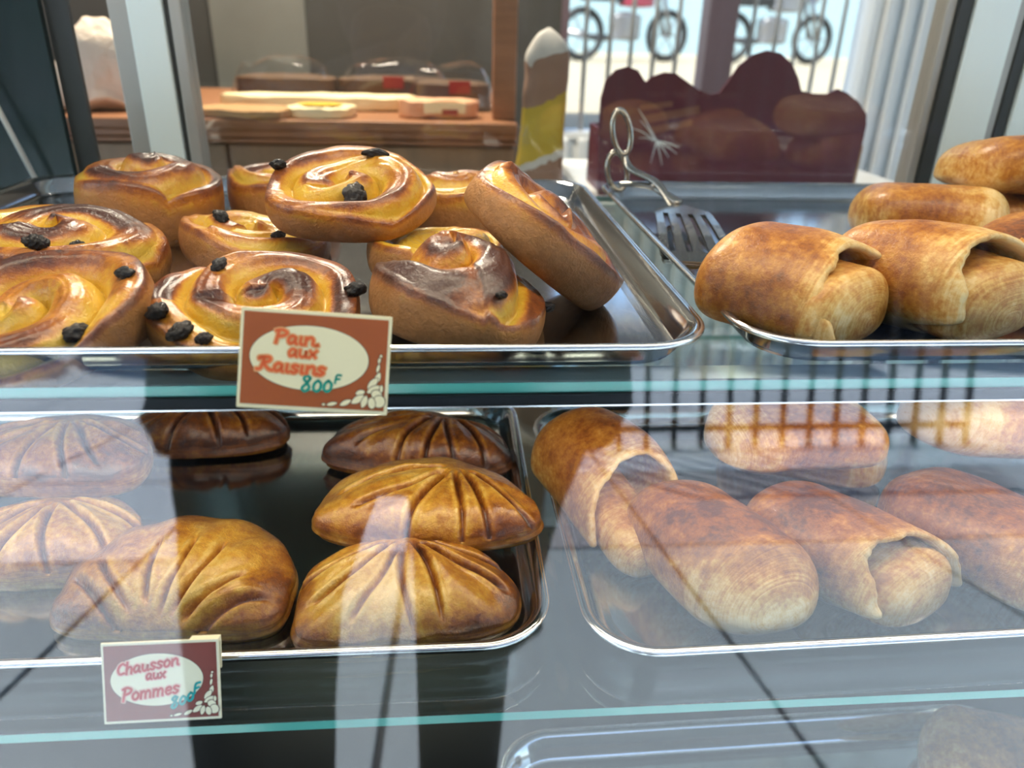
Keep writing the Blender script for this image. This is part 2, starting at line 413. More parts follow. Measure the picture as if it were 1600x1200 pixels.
# fill lamp out of view, added to brighten the room behind the case
def fill_lamp():
    h = thing('fill_lamp', 'unseen square fill lamp added above the wooden counter', 'lamp', (-.3, 1.9, 2.59))
    bm = bmesh.new(); abox(bm, -.3, .3, -.3, .3, -.03, .0, .004); bm_obj('housing', bm, M['white'], h)
    l = bpy.data.lights.new('fill_lamp', 'AREA'); l.size = .55; l.energy = 60; l.color = (1, .85, .68)
    o = bpy.data.objects.new('lamp_light', l); C.objects.link(o); o.parent = h; o.location = (0, 0, -.035)
fill_lamp()

# ------------------------------------------------------------------ trays
def rrect(hx, hy, r, n=10):
    p = []
    for (sx, sy, a0) in ((1,1,0), (-1,1,90), (-1,-1,180), (1,-1,270)):
        for k in range(n+1):
            a = R(a0+90*k/n); p.append((sx*(hx-r)+r*math.cos(a), sy*(hy-r)+r*math.sin(a)))
    return p
def tray(label, x0, x1, y0, y1, zfloor, h, r=.045, rz=0, group='steel trays in the display case'):
    t = thing('serving_tray', label, 'tray', ((x0+x1)/2, (y0+y1)/2, zfloor), (0, 0, R(rz)), group)
    hx, hy = (x1-x0)/2, (y1-y0)/2
    prof = [(.0, h), (.003, h-.0006), (.0065, h-.003), (.0115, h*.30), (.0145, h*.10), (.019, .0020), (.024, .0012)]
    bm = bmesh.new(); rings = []
    for d, z in prof: rings.append([bm.verts.new((x, y, z)) for x, y in rrect(hx-d, hy-d, max(r-d*.6, .006))])
    n = len(rings[0])
    for a, b in zip(rings, rings[1:]):
        for i in range(n): bm.faces.new((a[i], a[(i+1) % n], b[(i+1) % n], b[i]))
    bm.faces.new(rings[-1])
    bmesh.ops.recalc_face_normals(bm, faces=bm.faces)
    o = bm_obj('basin', bm, M['steel'], t, smooth=False)
    for p in o.data.polygons: p.use_smooth = len(p.vertices) == 4
    sm = o.modifiers.new('thick', 'SOLIDIFY'); sm.thickness = .0008; sm.offset = -1
    tube('rolled_rim', [(x, y, h-.0012) for x, y in rrect(hx, hy, r)], .0021, M['rim'], t, 8, closed=True)
    return t
T_UL = tray('steel tray of raisin swirls on the upper shelf', -.470, .158, .402, .945-.008, 1.1652, .0205)
T_UR = tray('steel tray on the upper shelf holding golden rolls and serving tongs', .180, .800, .405, .932, 1.1652, .0205)
T_LL = tray('steel tray of scored apple turnovers on the lower shelf', -.540, .063, .361, .72, .9782, .022, rz=0)
T_LR = tray('steel tray of chocolate rolls on the lower shelf', .083, .690, .355, .695, .9782, .022, rz=1.2)
T_B = tray('steel tray on the dark bottom deck under the glass shelves', .045, .585, .30, .555, .668, .03, r=.05, rz=1.0)

# ------------------------------------------------------------------ raisin swirls
def swirl(label, loc, rot, Rr=.062, H=.036, seed=1, turns=2.1, amp=.009, sx=1, sy=1, peak=.12, rim=.1, dark=.5, raisins=(), sideh=.72, ecc=(0, 0)):
    """a coiled bun: dull side wall, glazed top with a wandering spiral crease"""
    t = thing('raisin_swirl', label, 'pastry', loc, [R(a) for a in rot], 'raisin swirl pastries on the upper left tray')
    nu, nt_, ns = 190, 74, 22
    th = np.linspace(0, 2*np.pi, nu, endpoint=False)
    g = np.random.default_rng(seed+50); b1, b2, b3, ph, a1 = g.uniform(0, 6.28, 5); hv = g.uniform(-1, 1, 14)
    lob = 1 + .045*np.sin(2*th+b1) + .035*np.sin(3*th+b2) + .02*np.sin(5*th+b3)
    def top(rr):
        """ring at fraction rr of the radius -> height, crease distance (0 in the crease .. 1 on the coil)"""
        x, y = rr*np.cos(th), rr*np.sin(th)
        q = np.stack([x, y, np.zeros(nu)], -1)
        wx, wy = sn(q, 2.6, seed+31), sn(q, 2.6, seed+32)
        x2 = x + .13*wx*(.4+rr) - ecc[0]; y2 = y + .13*wy*(.4+rr) - ecc[1]
        r2 = np.hypot(x2, y2); t2 = np.arctan2(y2, x2)
        s_ = r2*turns + (t2+ph)/(2*np.pi); k_ = np.floor(s_); f = s_-k_
        ty = t2 + 2*np.pi*k_                              # angle unrolled along the strand
        e = np.minimum(f, 1-f)*2
        coil = np.clip(1-(1-e)**2.4, 0, 1)**.6
        lift = np.sin(ty*.9+a1)*.5 + np.sin(ty*2.3+b1)*.3
        lean = (f-.5)*(.5+.5*np.sin(ty*.7+b2))            # strands tilt like folded leaves
        z = H*(sideh+.12 + peak*(1-np.clip(rr, 0, 1)**1.7)) + amp*1.15*(coil-.72) + amp*.5*lift*coil + amp*.9*lean*coil
        z += .00035*np.sin(e*13+7*wx+5*wy+2*np.sin(ty*1.7)) * sstep(.1, .3, e)        # fine pleats along the strand
        z += rim*H*np.exp(-((rr-.80)/.17)**2)*(.5+.5*np.sin(th+b2))
        return z, e, ty
    rings = []; bake = []; side = []
    zr, er, tr = top(np.full(nu, .90)); z_rim = np.maximum(zr, H*.35)
    for j in range(ns):
        u = j/(ns-1)
        if u < .2:
            r = np.full(nu, Rr*(.3+.52*u/.2)); z = np.zeros(nu)
        else:
            w = (u-.2)/.8; a = -math.pi/2 + w*(math.pi*.80)
            r = np.full(nu, Rr*(.82+.18*max(math.cos(a), 0)**.7)) if a < 0 else np.full(nu, Rr*(.90+.10*math.cos(a)**.9 - .0))
            z = (math.sin(a)+1)/(math.sin(math.pi*.30)+1)*z_rim
        rings.append(np.stack([r*lob*np.cos(th), r*lob*np.sin(th), z], -1))
        sd = 1-float(sstep(.72, .97, np.array(u)))
        bake.append(np.full(nu, .42+.22*(u > .9))); side.append(np.full(nu, sd))
    for j in range(1, nt_):
        rr = .90*(1-j/nt_)
        z, e, ty = top(np.full(nu, rr))
        rings.append(np.stack([Rr*rr*lob*np.cos(th), Rr*rr*lob*np.sin(th), z], -1))
        bk = -.08 + dark*1.15*sstep(.06, .60, e)*(1.0+.45*np.sin(ty*1.3+b3)) + .16*(1-sstep(0, .06, e))
        bake.append(bk); side.append(np.zeros(nu))
    P = np.array(rings); B = np.array(bake); S = np.array(side)
    nz = sn(P, 60, seed+3); nz2 = sn(P, 24, seed+4); n3 = sn(P, 170, seed+9); n4 = sn(P, 330, seed+10)
    tm = 1-S
    zl = P[..., 2]-H*(sideh+.12)
    B = B + tm*(.30*nz2 + .20*nz + .08*n3 + 14*np.clip(zl, -.01, .02))
    P[..., 2] += tm*(.0020*nz + .0009*n3 + .0004*n4) + .005*nz2*np.clip(P[..., 2]/H, 0, 1)
    rad = 1 + (.020*sn(P, 38, seed+7) + .012*sn(P, 90, seed+8))*np.clip(P[..., 2]/(H*.3), 0, 1)
    P[..., 0] *= rad*sx; P[..., 1] *= rad*sy
    P[..., 2] = np.maximum(P[..., 2], 0)
    me = grid_mesh('dough', P, attrs={'bake': B, 'side': np.clip(S+.25*S*(1-S)*4*sn(P, 80, seed+12), 0, 1)})
    setmat(me, M['roll']); link('dough', me, t)
    flat = P[ns-6:].reshape(-1, 3)
    for (x, y, s_, e) in raisins:
        d2 = (flat[:, 0]-x)**2 + (flat[:, 1]-y)**2; p = flat[np.argmin(d2)]; near = flat[d2 < (s_*.9)**2]
        zt = float(near[:, 2].max()) if len(near) else p[2]
        raisin(t, (p[0], p[1], .5*zt+.5*p[2]+s_*.22), s_, e, seed)
    return t
raisin_cache = []
def raisin_meshes():
    for k in range(4):
        bm = bmesh.new(); bmesh.ops.create_icosphere(bm, subdivisions=4, radius=1)
        P = np.array([v.co[:] for v in bm.verts])
        n = sn(P, 5, 70+k); w = np.abs(sn(P, 9, 80+k))
        q = 1 + .16*n - .20*(1-np.clip(w*2.2, 0, 1))
        for v, s in zip(bm.verts, q): v.co = v.co*float(s)
        me = bpy.data.meshes.new('raisin'); bm.to_mesh(me); bm.free(); me.shade_smooth(); setmat(me, M['raisin']); raisin_cache.append(me)
raisin_meshes()
rcount = [0]
def raisin(t, p, s, e=1.3, seed=0):
    rcount[0] += 1; k = rcount[0]
    o = link('raisin', raisin_cache[k % 4], t, p, (.3*math.sin(k*2.1), .3*math.cos(k*1.3), k*1.7 if e < 1.6 else .35))
    o.scale = (s*e, s, s*.72)
UF = 1.1668
swirl('tall domed raisin swirl at the back left of its tray', (-.278, .738, UF), (4, 6, 20), .061, .074, 11, 1.8, .011, 1, 1, .26, .02, .66, sideh=.56)
swirl('raisin swirl with two raisins at the left end, second row', (-.300, .602, UF), (12, 0, 35), .070, .058, 12, 2.0, .013, 1.08, .95, .26, .10, .74, [(-.022, -.042, .0085, 1.2), (.004, -.034, .0052, 1.1)], sideh=.46)
swirl('yellow raisin swirl at the front left corner of its tray', (-.246, .468, UF), (13, -3, -20), .064, .040, 13, 2.0, .012, 1.05, 1, .18, .16, .38, [(.042, -.024, .0072, 1.5), (.046, .024, .0050, 1.1)], sideh=.40, ecc=(-.1, -.1))
swirl('oval raisin swirl with five raisins behind the upper price card', (-.124, .476, UF), (15, 0, 12), .064, .042, 34, 2.1, .012, 1.10, .86, .28, .10, .64,
      [(-.057, -.012, .0068, 1.2), (-.045, -.030, .0064, 1.4), (-.031, -.037, .0048, 1.2), (-.022, .028, .0050, 1.3), (.060, -.002, .0064, 1.2)], sideh=.34, ecc=(.1, .05))
swirl('flat yellow-rimmed raisin swirl in the middle row', (-.166, .648, UF), (8, 3, 60), .063, .042, 15, 2.1, .011, 1.03, 1, .08, .22, .44, [(-.022, .018, .0060, 1.4), (-.020, -.040, .005, 1.4)], sideh=.50)
swirl('pale raisin swirl half hidden at the back of its tray', (-.168, .800, UF), (0, 0, 10), .055, .058, 16, 1.8, .011, 1, 1, .22, .1, .40, sideh=.55)
swirl('raisin swirl propped on top of the others, one big raisin facing out', (-.079, .636, UF+.046), (19, -2, 8), .069, .043, 27, 1.9, .014, 1.02, .80, .14, .10, .46,
      [(.002, -.026, .0102, 1.25), (-.056, .026, .0062, 1.1), (.022, .030, .0055, 2.2)], sideh=.38)
swirl('small folded raisin swirl behind the propped one', (.003, .745, UF), (0, -4, 140), .052, .066, 18, 1.7, .013, 1, 1, .25, .1, .38, sideh=.5)
swirl('yellow raisin swirl squeezed behind the dark domed one', (-.012, .600, UF), (0, 4, 70), .052, .044, 19, 1.8, .010, 1, 1, .12, .1, .20, sideh=.5)
swirl('dark brown domed raisin swirl at the front right of its tray', (.004, .477, UF), (10, 0, 120), .060, .066, 44, 1.5, .015, .94, 1.02, .58, .02, .70, [(-.028, -.051, .0048, 1.2), (-.050, .006, .0036, 1.5)], sideh=.20, ecc=(.05, .2))
swirl('raisin swirl leaning on its edge against the dark one', (.056, .540, UF+.034), (2, 40, 4), .062, .042, 21, 2.0, .012, 1, .95, .10, .12, .34, sideh=.55)

# ------------------------------------------------------------------ chocolate rolls
def superring(a, h, phi, n=2.6):
    c, s = np.cos(phi), np.sin(phi)
    x = a*np.sign(c)*np.abs(c)**(2/n); z = np.sign(s)*np.abs(s)**(2/n)
    z = np.where(z > 0, z*h*.62, z*h*.38) + h*.38
    return x, z
def choc_roll(label, loc, rot, L=.135, a=.052, h=.056, seed=1, open_=True, cut=.30, dark=.55, skew=0, group='chocolate rolls in the display case', roll=1.0, tongue=.0, pale=1.0):
    t = thing('chocolate_roll', label, 'pastry', loc, [R(v) for v in rot], group)
    nu = 132; phi = np.linspace(0, 2*np.pi, nu, endpoint=False)
    up = (.5+.5*np.sin(phi+skew))
    rings = []; bake = []; lam = []; flow = []
    def add(scale, y, bk, lm, fl, lift=0):
        x, z = superring(a*scale, h*scale, phi)
        z = z + h*.38*(1-scale)*.9 + lift
        yy = y if isinstance(y, np.ndarray) else np.full(nu, y)
        rings.append(np.stack([x, yy, z], -1))
        for lst, v in ((bake, bk), (lam, lm), (flow, fl)): lst.append(v if isinstance(v, np.ndarray) else np.full(nu, float(v)))
    nb = 40
    yend = -L/2 + (L*cut*up**1.4 + L*.34*sstep(.15, .75, -np.sin(phi)) + .0016*np.sin(phi*5+seed) + .0009*np.sin(phi*11+seed*2) + .0004*np.sin(phi*27) if open_ else np.zeros(nu))
    for j in range(nb):                              # closed back end and body
        u = j/(nb-1)
        if u < .32:
            q = u/.32; sc = max(.08, (1-(1-q)**2.4)**(1/2.4)); y = L/2 - L*.24*q
            y = np.full(nu, y); lm = 1-q
            bk = np.full(nu, .20+.35*q)
        else:
            q = (u-.32)/.68; sc = 1.0+.03*math.sin(q*3.1)
            y = L*.26 + (yend + (0 if open_ else L*.28) - L*.26)*q
            dist = (y - yend) if open_ else (y+L*.5)
            lm = np.clip(1-dist/(L*(.24 if open_ else .40)), 0, 1)*1.0
            bk = .58 - .42*pale*lm
        add(sc, y, bk + 0*phi, lm, y*420)
    if open_:
        for k, (sc, dy) in enumerate(((.975, -.0020), (.93, -.0030), (.885, -.0022), (.85, .002), (.82, .02), (.80, .05))):
            add(sc, yend+dy, .10 if k < 4 else .35, .8, (yend+dy)*420+k*3)
        add(.3, L*.2, .6, 0, 0)
    else:
        for k in range(1, 19):
            q = k/19; sc = max(.06, (1-q**2.0)**(1/2.0)); y = -L*.22-L*.28*q*.999
            add(sc, y, .16+.16*(1-q), 1.0, sc*38)
    P = np.array(rings); B = np.array(bake); Lm = np.array(lam); Fl = np.array(flow)
    zc = np.clip(P[..., 2]/h, 0, 1)
    if not open_:
        Lm *= 1.0
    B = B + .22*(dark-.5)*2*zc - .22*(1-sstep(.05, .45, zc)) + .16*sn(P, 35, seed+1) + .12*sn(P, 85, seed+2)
    Fl = Fl + 4*sn(P, 30, seed+6)
    n1 = sn(P, 28, seed+3); n2 = sn(P, 80, seed+4)
    up3 = np.clip(P[..., 2]/(h*.3), 0, 1)
    P[..., 2] += up3*(.0055*n1 + .0016*n2 + .0006*sn(P, 190, seed+31)) + up3*h*.10*np.sin(P[..., 0]/a*1.6+seed)
    P[..., 0] *= 1+.06*sn(P, 18, seed+5)
    P[..., 0] += .0022*sn(P, 45, seed+8) + .010*np.cos(P[..., 1]/L*2.6+seed)
    P[..., 1] += .0035*sn(P, 40, seed+9)
    P[..., 2] += h*.10*up3*np.cos(P[..., 1]/L*2.2)   # arched back
    P[..., 2] = np.maximum(P[..., 2], 0)
    # winding: rings run front-wards with increasing angle seen from outside -> flip for outward normals
    me = grid_mesh('outer_wrap', P[:, ::-1].copy(), attrs={'bake': B[:, ::-1].copy(), 'lam': Lm[:, ::-1].copy(), 'flow': Fl[:, ::-1].copy()})
    setmat(me, M['pain']); link('outer_wrap', me, t)
    if open_:
        rings = []; bake = []; flow = []; lm = []
        n = 34; ra, rh = a*.93*roll, h*.90*roll
        for j in range(n):
            q = j/(n-1); y = L*.12 - (L*.60+tongue)*q
            if q < .7: sc = 1.0 - .06*q
            else: k = (q-.7)/.3; sc = max(.05, .958*max(0, 1-k**2.3)**(1/2.3))
            x, z = superring(ra*sc, rh*sc, phi)
            rings.append(np.stack([x+a*.05, np.full(nu, y), z + rh*.38*(1-sc)*.9 + .001], -1))
            bake.append(np.full(nu, .34-.10*(q > .75))); flow.append(np.full(nu, sc*30 if q > .7 else y*380)); lm.append(np.full(nu, .8))
        P = np.array(rings); B = np.array(bake)+.12*sn(P, 60, seed+21); Fl = np.array(flow)+3*sn(P, 40, seed+26)
        P[..., 2] += .0016*sn(P, 60, seed+23); P[..., 2] = np.maximum(P[..., 2], .0004)
        me = grid_mesh('inner_roll', P[:, ::-1].copy(), attrs={'bake': B[:, ::-1].copy(), 'lam': np.array(lm)[:, ::-1].copy(), 'flow': Fl[:, ::-1].copy()})
        setmat(me, M['pain']); link('inner_roll', me, t)
    return t
GU = 'chocolate rolls on the upper right tray'
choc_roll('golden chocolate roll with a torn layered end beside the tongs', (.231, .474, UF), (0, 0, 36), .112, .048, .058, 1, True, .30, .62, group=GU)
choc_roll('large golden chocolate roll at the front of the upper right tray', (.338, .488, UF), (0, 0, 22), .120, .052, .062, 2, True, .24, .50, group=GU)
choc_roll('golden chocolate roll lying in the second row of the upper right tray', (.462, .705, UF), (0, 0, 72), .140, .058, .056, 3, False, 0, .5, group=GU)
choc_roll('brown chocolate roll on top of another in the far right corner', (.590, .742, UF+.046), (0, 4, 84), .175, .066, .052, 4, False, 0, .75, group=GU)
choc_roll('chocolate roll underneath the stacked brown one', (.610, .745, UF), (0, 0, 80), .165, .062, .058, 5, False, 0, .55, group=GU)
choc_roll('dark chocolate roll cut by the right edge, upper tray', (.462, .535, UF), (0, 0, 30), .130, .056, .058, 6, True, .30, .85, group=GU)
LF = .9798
GL = 'chocolate rolls on the lower right tray'  # high bake values below also paint in the upper shelf's shade
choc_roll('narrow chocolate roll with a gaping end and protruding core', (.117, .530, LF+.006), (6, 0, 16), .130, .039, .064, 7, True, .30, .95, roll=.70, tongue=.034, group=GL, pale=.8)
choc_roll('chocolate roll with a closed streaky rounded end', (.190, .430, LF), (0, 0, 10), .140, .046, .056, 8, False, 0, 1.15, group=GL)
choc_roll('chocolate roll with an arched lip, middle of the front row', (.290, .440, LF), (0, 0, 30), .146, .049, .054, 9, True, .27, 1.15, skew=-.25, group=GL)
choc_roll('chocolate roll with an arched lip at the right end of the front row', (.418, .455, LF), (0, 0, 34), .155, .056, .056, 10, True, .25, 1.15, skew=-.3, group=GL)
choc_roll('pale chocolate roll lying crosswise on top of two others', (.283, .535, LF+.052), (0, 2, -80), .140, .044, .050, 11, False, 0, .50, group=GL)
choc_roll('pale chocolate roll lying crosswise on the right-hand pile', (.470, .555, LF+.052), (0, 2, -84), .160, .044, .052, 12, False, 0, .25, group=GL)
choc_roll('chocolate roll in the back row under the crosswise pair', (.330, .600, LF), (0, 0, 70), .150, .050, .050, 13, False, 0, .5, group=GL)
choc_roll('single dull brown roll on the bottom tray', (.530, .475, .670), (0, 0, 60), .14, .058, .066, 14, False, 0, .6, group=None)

# ------------------------------------------------------------------ apple turnovers
def turnover(label, loc, rot, W=.16, D=.098, H=.034, seed=1, dark=.5, nsl=6, a0=28, a1=152, edge=.012, fan=(0, -.012), sharp=0, gdepth=.0048, grange=(.018, .082), flip=1):
    t = thing('apple_turnover', label, 'pastry', loc, [R(v) for v in rot], 'apple turnovers on the lower left tray')
    nu, nr = 320, 70
    th = np.linspace(0, 2*np.pi, nu, endpoint=False)
    c, s = np.cos(th), np.sin(th)
    yc = .36*D
    def bound(n, bx, by): return (np.abs(c/bx)**n+np.abs(s/by)**n)**(-1/n)
    g = np.random.default_rng(seed)
    w = sstep(-.25, .25, s)
    rb = bound(2.05, W/2, D*.64)*w + bound(3.8, W/2, D*.36)*(1-w)
    if sharp:
        yc = .26*D; rb = bound(1.72, W/2*1.03, D*.74)*w + bound(2.2, W/2*1.03, D*.26)*(1-w)
    rb = rb*(1+.012*np.sin(5*th+g.uniform(0, 6))+.010*np.sin(9*th+g.uniform(0, 6)))
    rings = []; bake = []; lam = []; flow = []
    def add(fr, z, bk, lm, fl):
        r = rb*fr
        rings.append(np.stack([r*c, r*s+yc, z if isinstance(z, np.ndarray) else np.full(nu, z)], -1))
        for lst, v in ((bake, bk), (lam, lm), (flow, fl)): lst.append(v if isinstance(v, np.ndarray) else np.full(nu, float(v)))
    add(.5, 0, .5, 0, 0); add(.93, 0, .5, 0, 0)
    for k in range(8):
        q = k/7; add(.955+.045*math.sin(q*2.6), edge*q, .30+.25*q, 1.0, edge*q*1500)
    for j in range(nr):
        q = (j+1)/nr; rho = 1-q*.985
        z = edge + (H-edge)*(1-rho**2.6)**.75
        add(.985*rho+.002, z, .46+.30*rho**6, .15, rho*20)
    P = np.array(rings); B = np.array(bake); Lm = np.array(lam); Fl = np.array(flow)
    topm = np.zeros(P.shape[:2]); topm[10:] = 1
    x, y = P[..., 0]-fan[0]*1.0, P[..., 1]-fan[1]
    rr = np.hypot(x, y); an = np.degrees(np.arctan2(y, x)) % 360
    for k in range(nsl):
        ak = a0+(a1-a0)*k/(nsl-1) + g.uniform(-3, 3)
        an2 = ak + 5*np.sin(rr*40+g.uniform(0, 6))
        d = np.radians(an-an2)*rr
        lo, hi = grange[0]*g.uniform(.8, 1.3), grange[1]*g.uniform(.9, 1.05)
        act = sstep(lo, lo+.012, rr)*(1-sstep(hi-.014, hi, rr))*topm
        gr = np.exp(-(d/.0017)**2)*act; lip = np.exp(-(np.abs(d)-.0042)**2/.0018**2)*act
        P[..., 2] -= gdepth*gr; P[..., 2] += .0012*lip
        B -= .16*lip; B += .42*gr
        # puffed strips between the scores
    per = np.sin(np.clip((an-a0)/(a1-a0), -.1, 1.1)*np.pi*(nsl-1))**2
    inside = sstep(.015, .045, rr)*topm*((an > a0-12) & (an < a1+12))
    P[..., 2] += .0030*per*inside
    n1 = sn(P, 30, seed+3); n2 = sn(P, 90, seed+4); n3 = sn(P, 200, seed+5)
    hz = np.clip(P[..., 2]/edge, 0, 1)
    P[..., 2] += hz*(.0030*n1+.0016*n2+.0007*n3)*(.4+.6*topm)
    ly = 1+(1-topm)*(.012*np.sin(P[..., 2]*2600+2*n1)+.02*n2)
    P[..., 0] *= ly; P[..., 1] = (P[..., 1]-yc)*ly+yc
    B = B + .26*(dark-.5)*2 + .20*sn(P, 45, seed+6) + .16*n2
    Fl = Fl + 3*sn(P, 40, seed+7)
    P[..., 2] = np.maximum(P[..., 2], 0)
    me = grid_mesh('dough', P, attrs={'bake': B, 'lam': Lm, 'flow': Fl})
    setmat(me, M['turnover']); link('dough', me, t)
    return t
turnover('golden apple turnover scored with a fan behind the lower price card', (-.192, .392, LF), (4, 0, -4), .158, .112, .038, 1, .32, 7, 25, 150)
turnover('golden apple turnover at the front, lower of two in the right pile', (-.030, .376, LF), (6, 0, 4), .152, .100, .036, 2, .42, 7, 205, 335, fan=(.0, .085), grange=(.008, .088))
turnover('glossy apple turnover lying across the front one', (-.022, .452, LF+.022), (8, 0, -4), .168, .096, .032, 3, .46, 6, 196, 322, fan=(.02, .07), grange=(.006, .10), sharp=1)
turnover('dark brown apple turnover in the back right of its tray', (-.036, .580, LF+.004), (4, 0, -8), .168, .095, .038, 4, .86, 7, 200, 330, fan=(.02, .07), grange=(.01, .10), sharp=1)
turnover('dark apple turnover cut off by the upper shelf rail', (-.236, .625, LF+.004), (4, 0, 2), .160, .090, .034, 5, .88, 6, 200, 335, fan=(0, .07), grange=(.008, .09), sharp=1)
turnover('flaky apple turnover on top of the pile at the left edge', (-.318, .518, LF+.034), (6, 0, -3), .150, .090, .036, 6, .60, 6, 205, 335, edge=.020, fan=(0, .07), grange=(.008, .09))
turnover('apple turnover lowest in the pile at the left edge', (-.300, .450, LF), (4, 0, 2), .138, .090, .036, 7, .45, 6, 205, 335, edge=.016, fan=(0, .07), grange=(.008, .09))

# ------------------------------------------------------------------ price cards
GLY = {
 'P': (.62, [[(.1,0),(.14,.5),(.18,1)], [(.02,.92),(.3,1.02),(.6,.85),(.5,.6),(.18,.48)]]),
 'R': (.80, [[(.0,.05),(.2,.15),(.3,.9),(.05,.85)], [(.1,.95),(.55,1.0),(.62,.75),(.35,.5),(.62,.1),(.8,.05)]]),
 'C': (.55, [[(.52,.82),(.35,.95),(.12,.75),(.06,.4),(.2,.08),(.5,.12)]]),
 'h': (.50, [[(.08,1.0),(.08,0)], [(.08,.35),(.25,.58),(.42,.45),(.42,0)]]),
 'a': (.55, [[(.42,.5),(.22,.6),(.06,.35),(.15,.03),(.38,.2),(.42,.55),(.43,.1),(.52,.02)]]),
 'i': (.25, [[(.1,.55),(.1,.08),(.2,.02)]]),
 'n': (.55, [[(.08,.55),(.08,0)], [(.08,.35),(.28,.58),(.44,.45),(.46,.08),(.55,.02)]]),
 'u': (.55, [[(.06,.55),(.08,.15),(.25,.0),(.42,.2),(.43,.55),(.44,.06),(.52,.02)]]),
 'x': (.48, [[(.04,.52),(.4,.02)], [(.42,.55),(.05,.0)]]),
 's': (.44, [[(.38,.5),(.2,.58),(.08,.45),(.2,.3),(.36,.18),(.2,.0),(.04,.08)]]),
 'o': (.50, [[(.25,.58),(.07,.42),(.08,.12),(.25,.0),(.42,.14),(.42,.44),(.25,.58)]]),
 'm': (.80, [[(.07,.55),(.07,0)], [(.07,.38),(.22,.56),(.36,.42),(.37,0)], [(.37,.38),(.54,.56),(.68,.42),(.7,.0)]]),
 'e': (.48, [[(.08,.3),(.4,.34),(.34,.55),(.14,.52),(.06,.25),(.2,.0),(.42,.1)]]),
 '8': (.55, [[(.42,.85),(.25,1.0),(.08,.82),(.3,.52),(.44,.22),(.25,.0),(.06,.2),(.28,.52),(.42,.85)]]),
 '0': (.50, [[(.25,.7),(.08,.5),(.08,.15),(.25,.0),(.42,.15),(.42,.5),(.25,.7)]]),
 'F': (.50, [[(.1,.0),(.14,1.0),(.5,1.05)], [(.12,.5),(.42,.55)]]),
 '.': (.25, [[(.08,.02),(.14,.05)]]), ' ': (.3, []),
}
def smooth_line(pts, n=5):
    if len(pts) < 3: return pts
    out = []
    for i in range(len(pts)-1):
        p0 = pts[max(i-1, 0)]; p1 = pts[i]; p2 = pts[i+1]; p3 = pts[min(i+2, len(pts)-1)]
        for k in range(n):
            t = k/n
            out.append(tuple(.5*((2*p1[d])+(-p0[d]+p2[d])*t+(2*p0[d]-5*p1[d]+4*p2[d]-p3[d])*t*t+(-p0[d]+3*p1[d]-3*p2[d]+p3[d])*t**3) for d in (0, 1)))
    out.append(pts[-1]); return out
def ribbon(bm, pts, w, z):
    """flat ink stroke with round ends in the card plane"""
    pts = smooth_line(pts); V = [Vector((p[0], p[1], 0)) for p in pts]; L_, R_ = [], []
    for i, p in enumerate(V):
        d = V[min(i+1, len(V)-1)]-V[max(i-1, 0)]
        if d.length < 1e-9: d = Vector((1,0,0))
        d.normalize(); n = Vector((-d.y, d.x, 0))
        ext = d*(-w*.4 if i == 0 else w*.4 if i == len(V)-1 else 0)
        L_.append(bm.verts.new(p+ext+n*w/2+Vector((0,0,z)))); R_.append(bm.verts.new(p+ext-n*w/2+Vector((0,0,z))))
    for i in range(len(V)-1): bm.faces.new((L_[i], R_[i], R_[i+1], L_[i+1]))
    for i, p in enumerate(V):                            # round joints
        if i in (0, len(V)-1):
            c = [bm.verts.new(p+Vector((math.cos(a)*w/2, math.sin(a)*w/2, z+1e-6))) for a in [2*math.pi*k/10 for k in range(10)]]
            bm.faces.new(c)
def write(name, text, x, y, size, slope, w, mat, parent, z, track=1.0, softmat=None, slant=.12):
    bm = bmesh.new(); bs = bmesh.new(); cur = 0
    for ch in text:
        adv, strokes = GLY[ch]
        for st in strokes:
            pts = [(x+(cur+px*track+slant*py)*size, y+py*size+(cur+px)*size*slope) for px, py in st]
            ribbon(bm, pts, w, z)
            if softmat: ribbon(bs, pts, w*2.0, z-.00006)
        cur += adv*track+.06
    o = bm_obj(name, bm, mat, parent)
    if softmat: bm_obj('ink_bleed', bs, softmat, parent)
    else: bs.free()
    return o
def ell(bm, cx_, cy_, rx, ry, ang, z, n=28, pw=1.0):
    ca, sa = math.cos(ang), math.sin(ang); vs = []
    for k in range(n):
        a = 2*math.pi*k/n; px = rx*math.cos(a); py = ry*math.sin(a)*abs(math.sin(a))**(pw-1)
        vs.append(bm.verts.new((cx_+px*ca-py*sa, cy_+px*sa+py*ca, z)))
    bm.faces.new(vs)
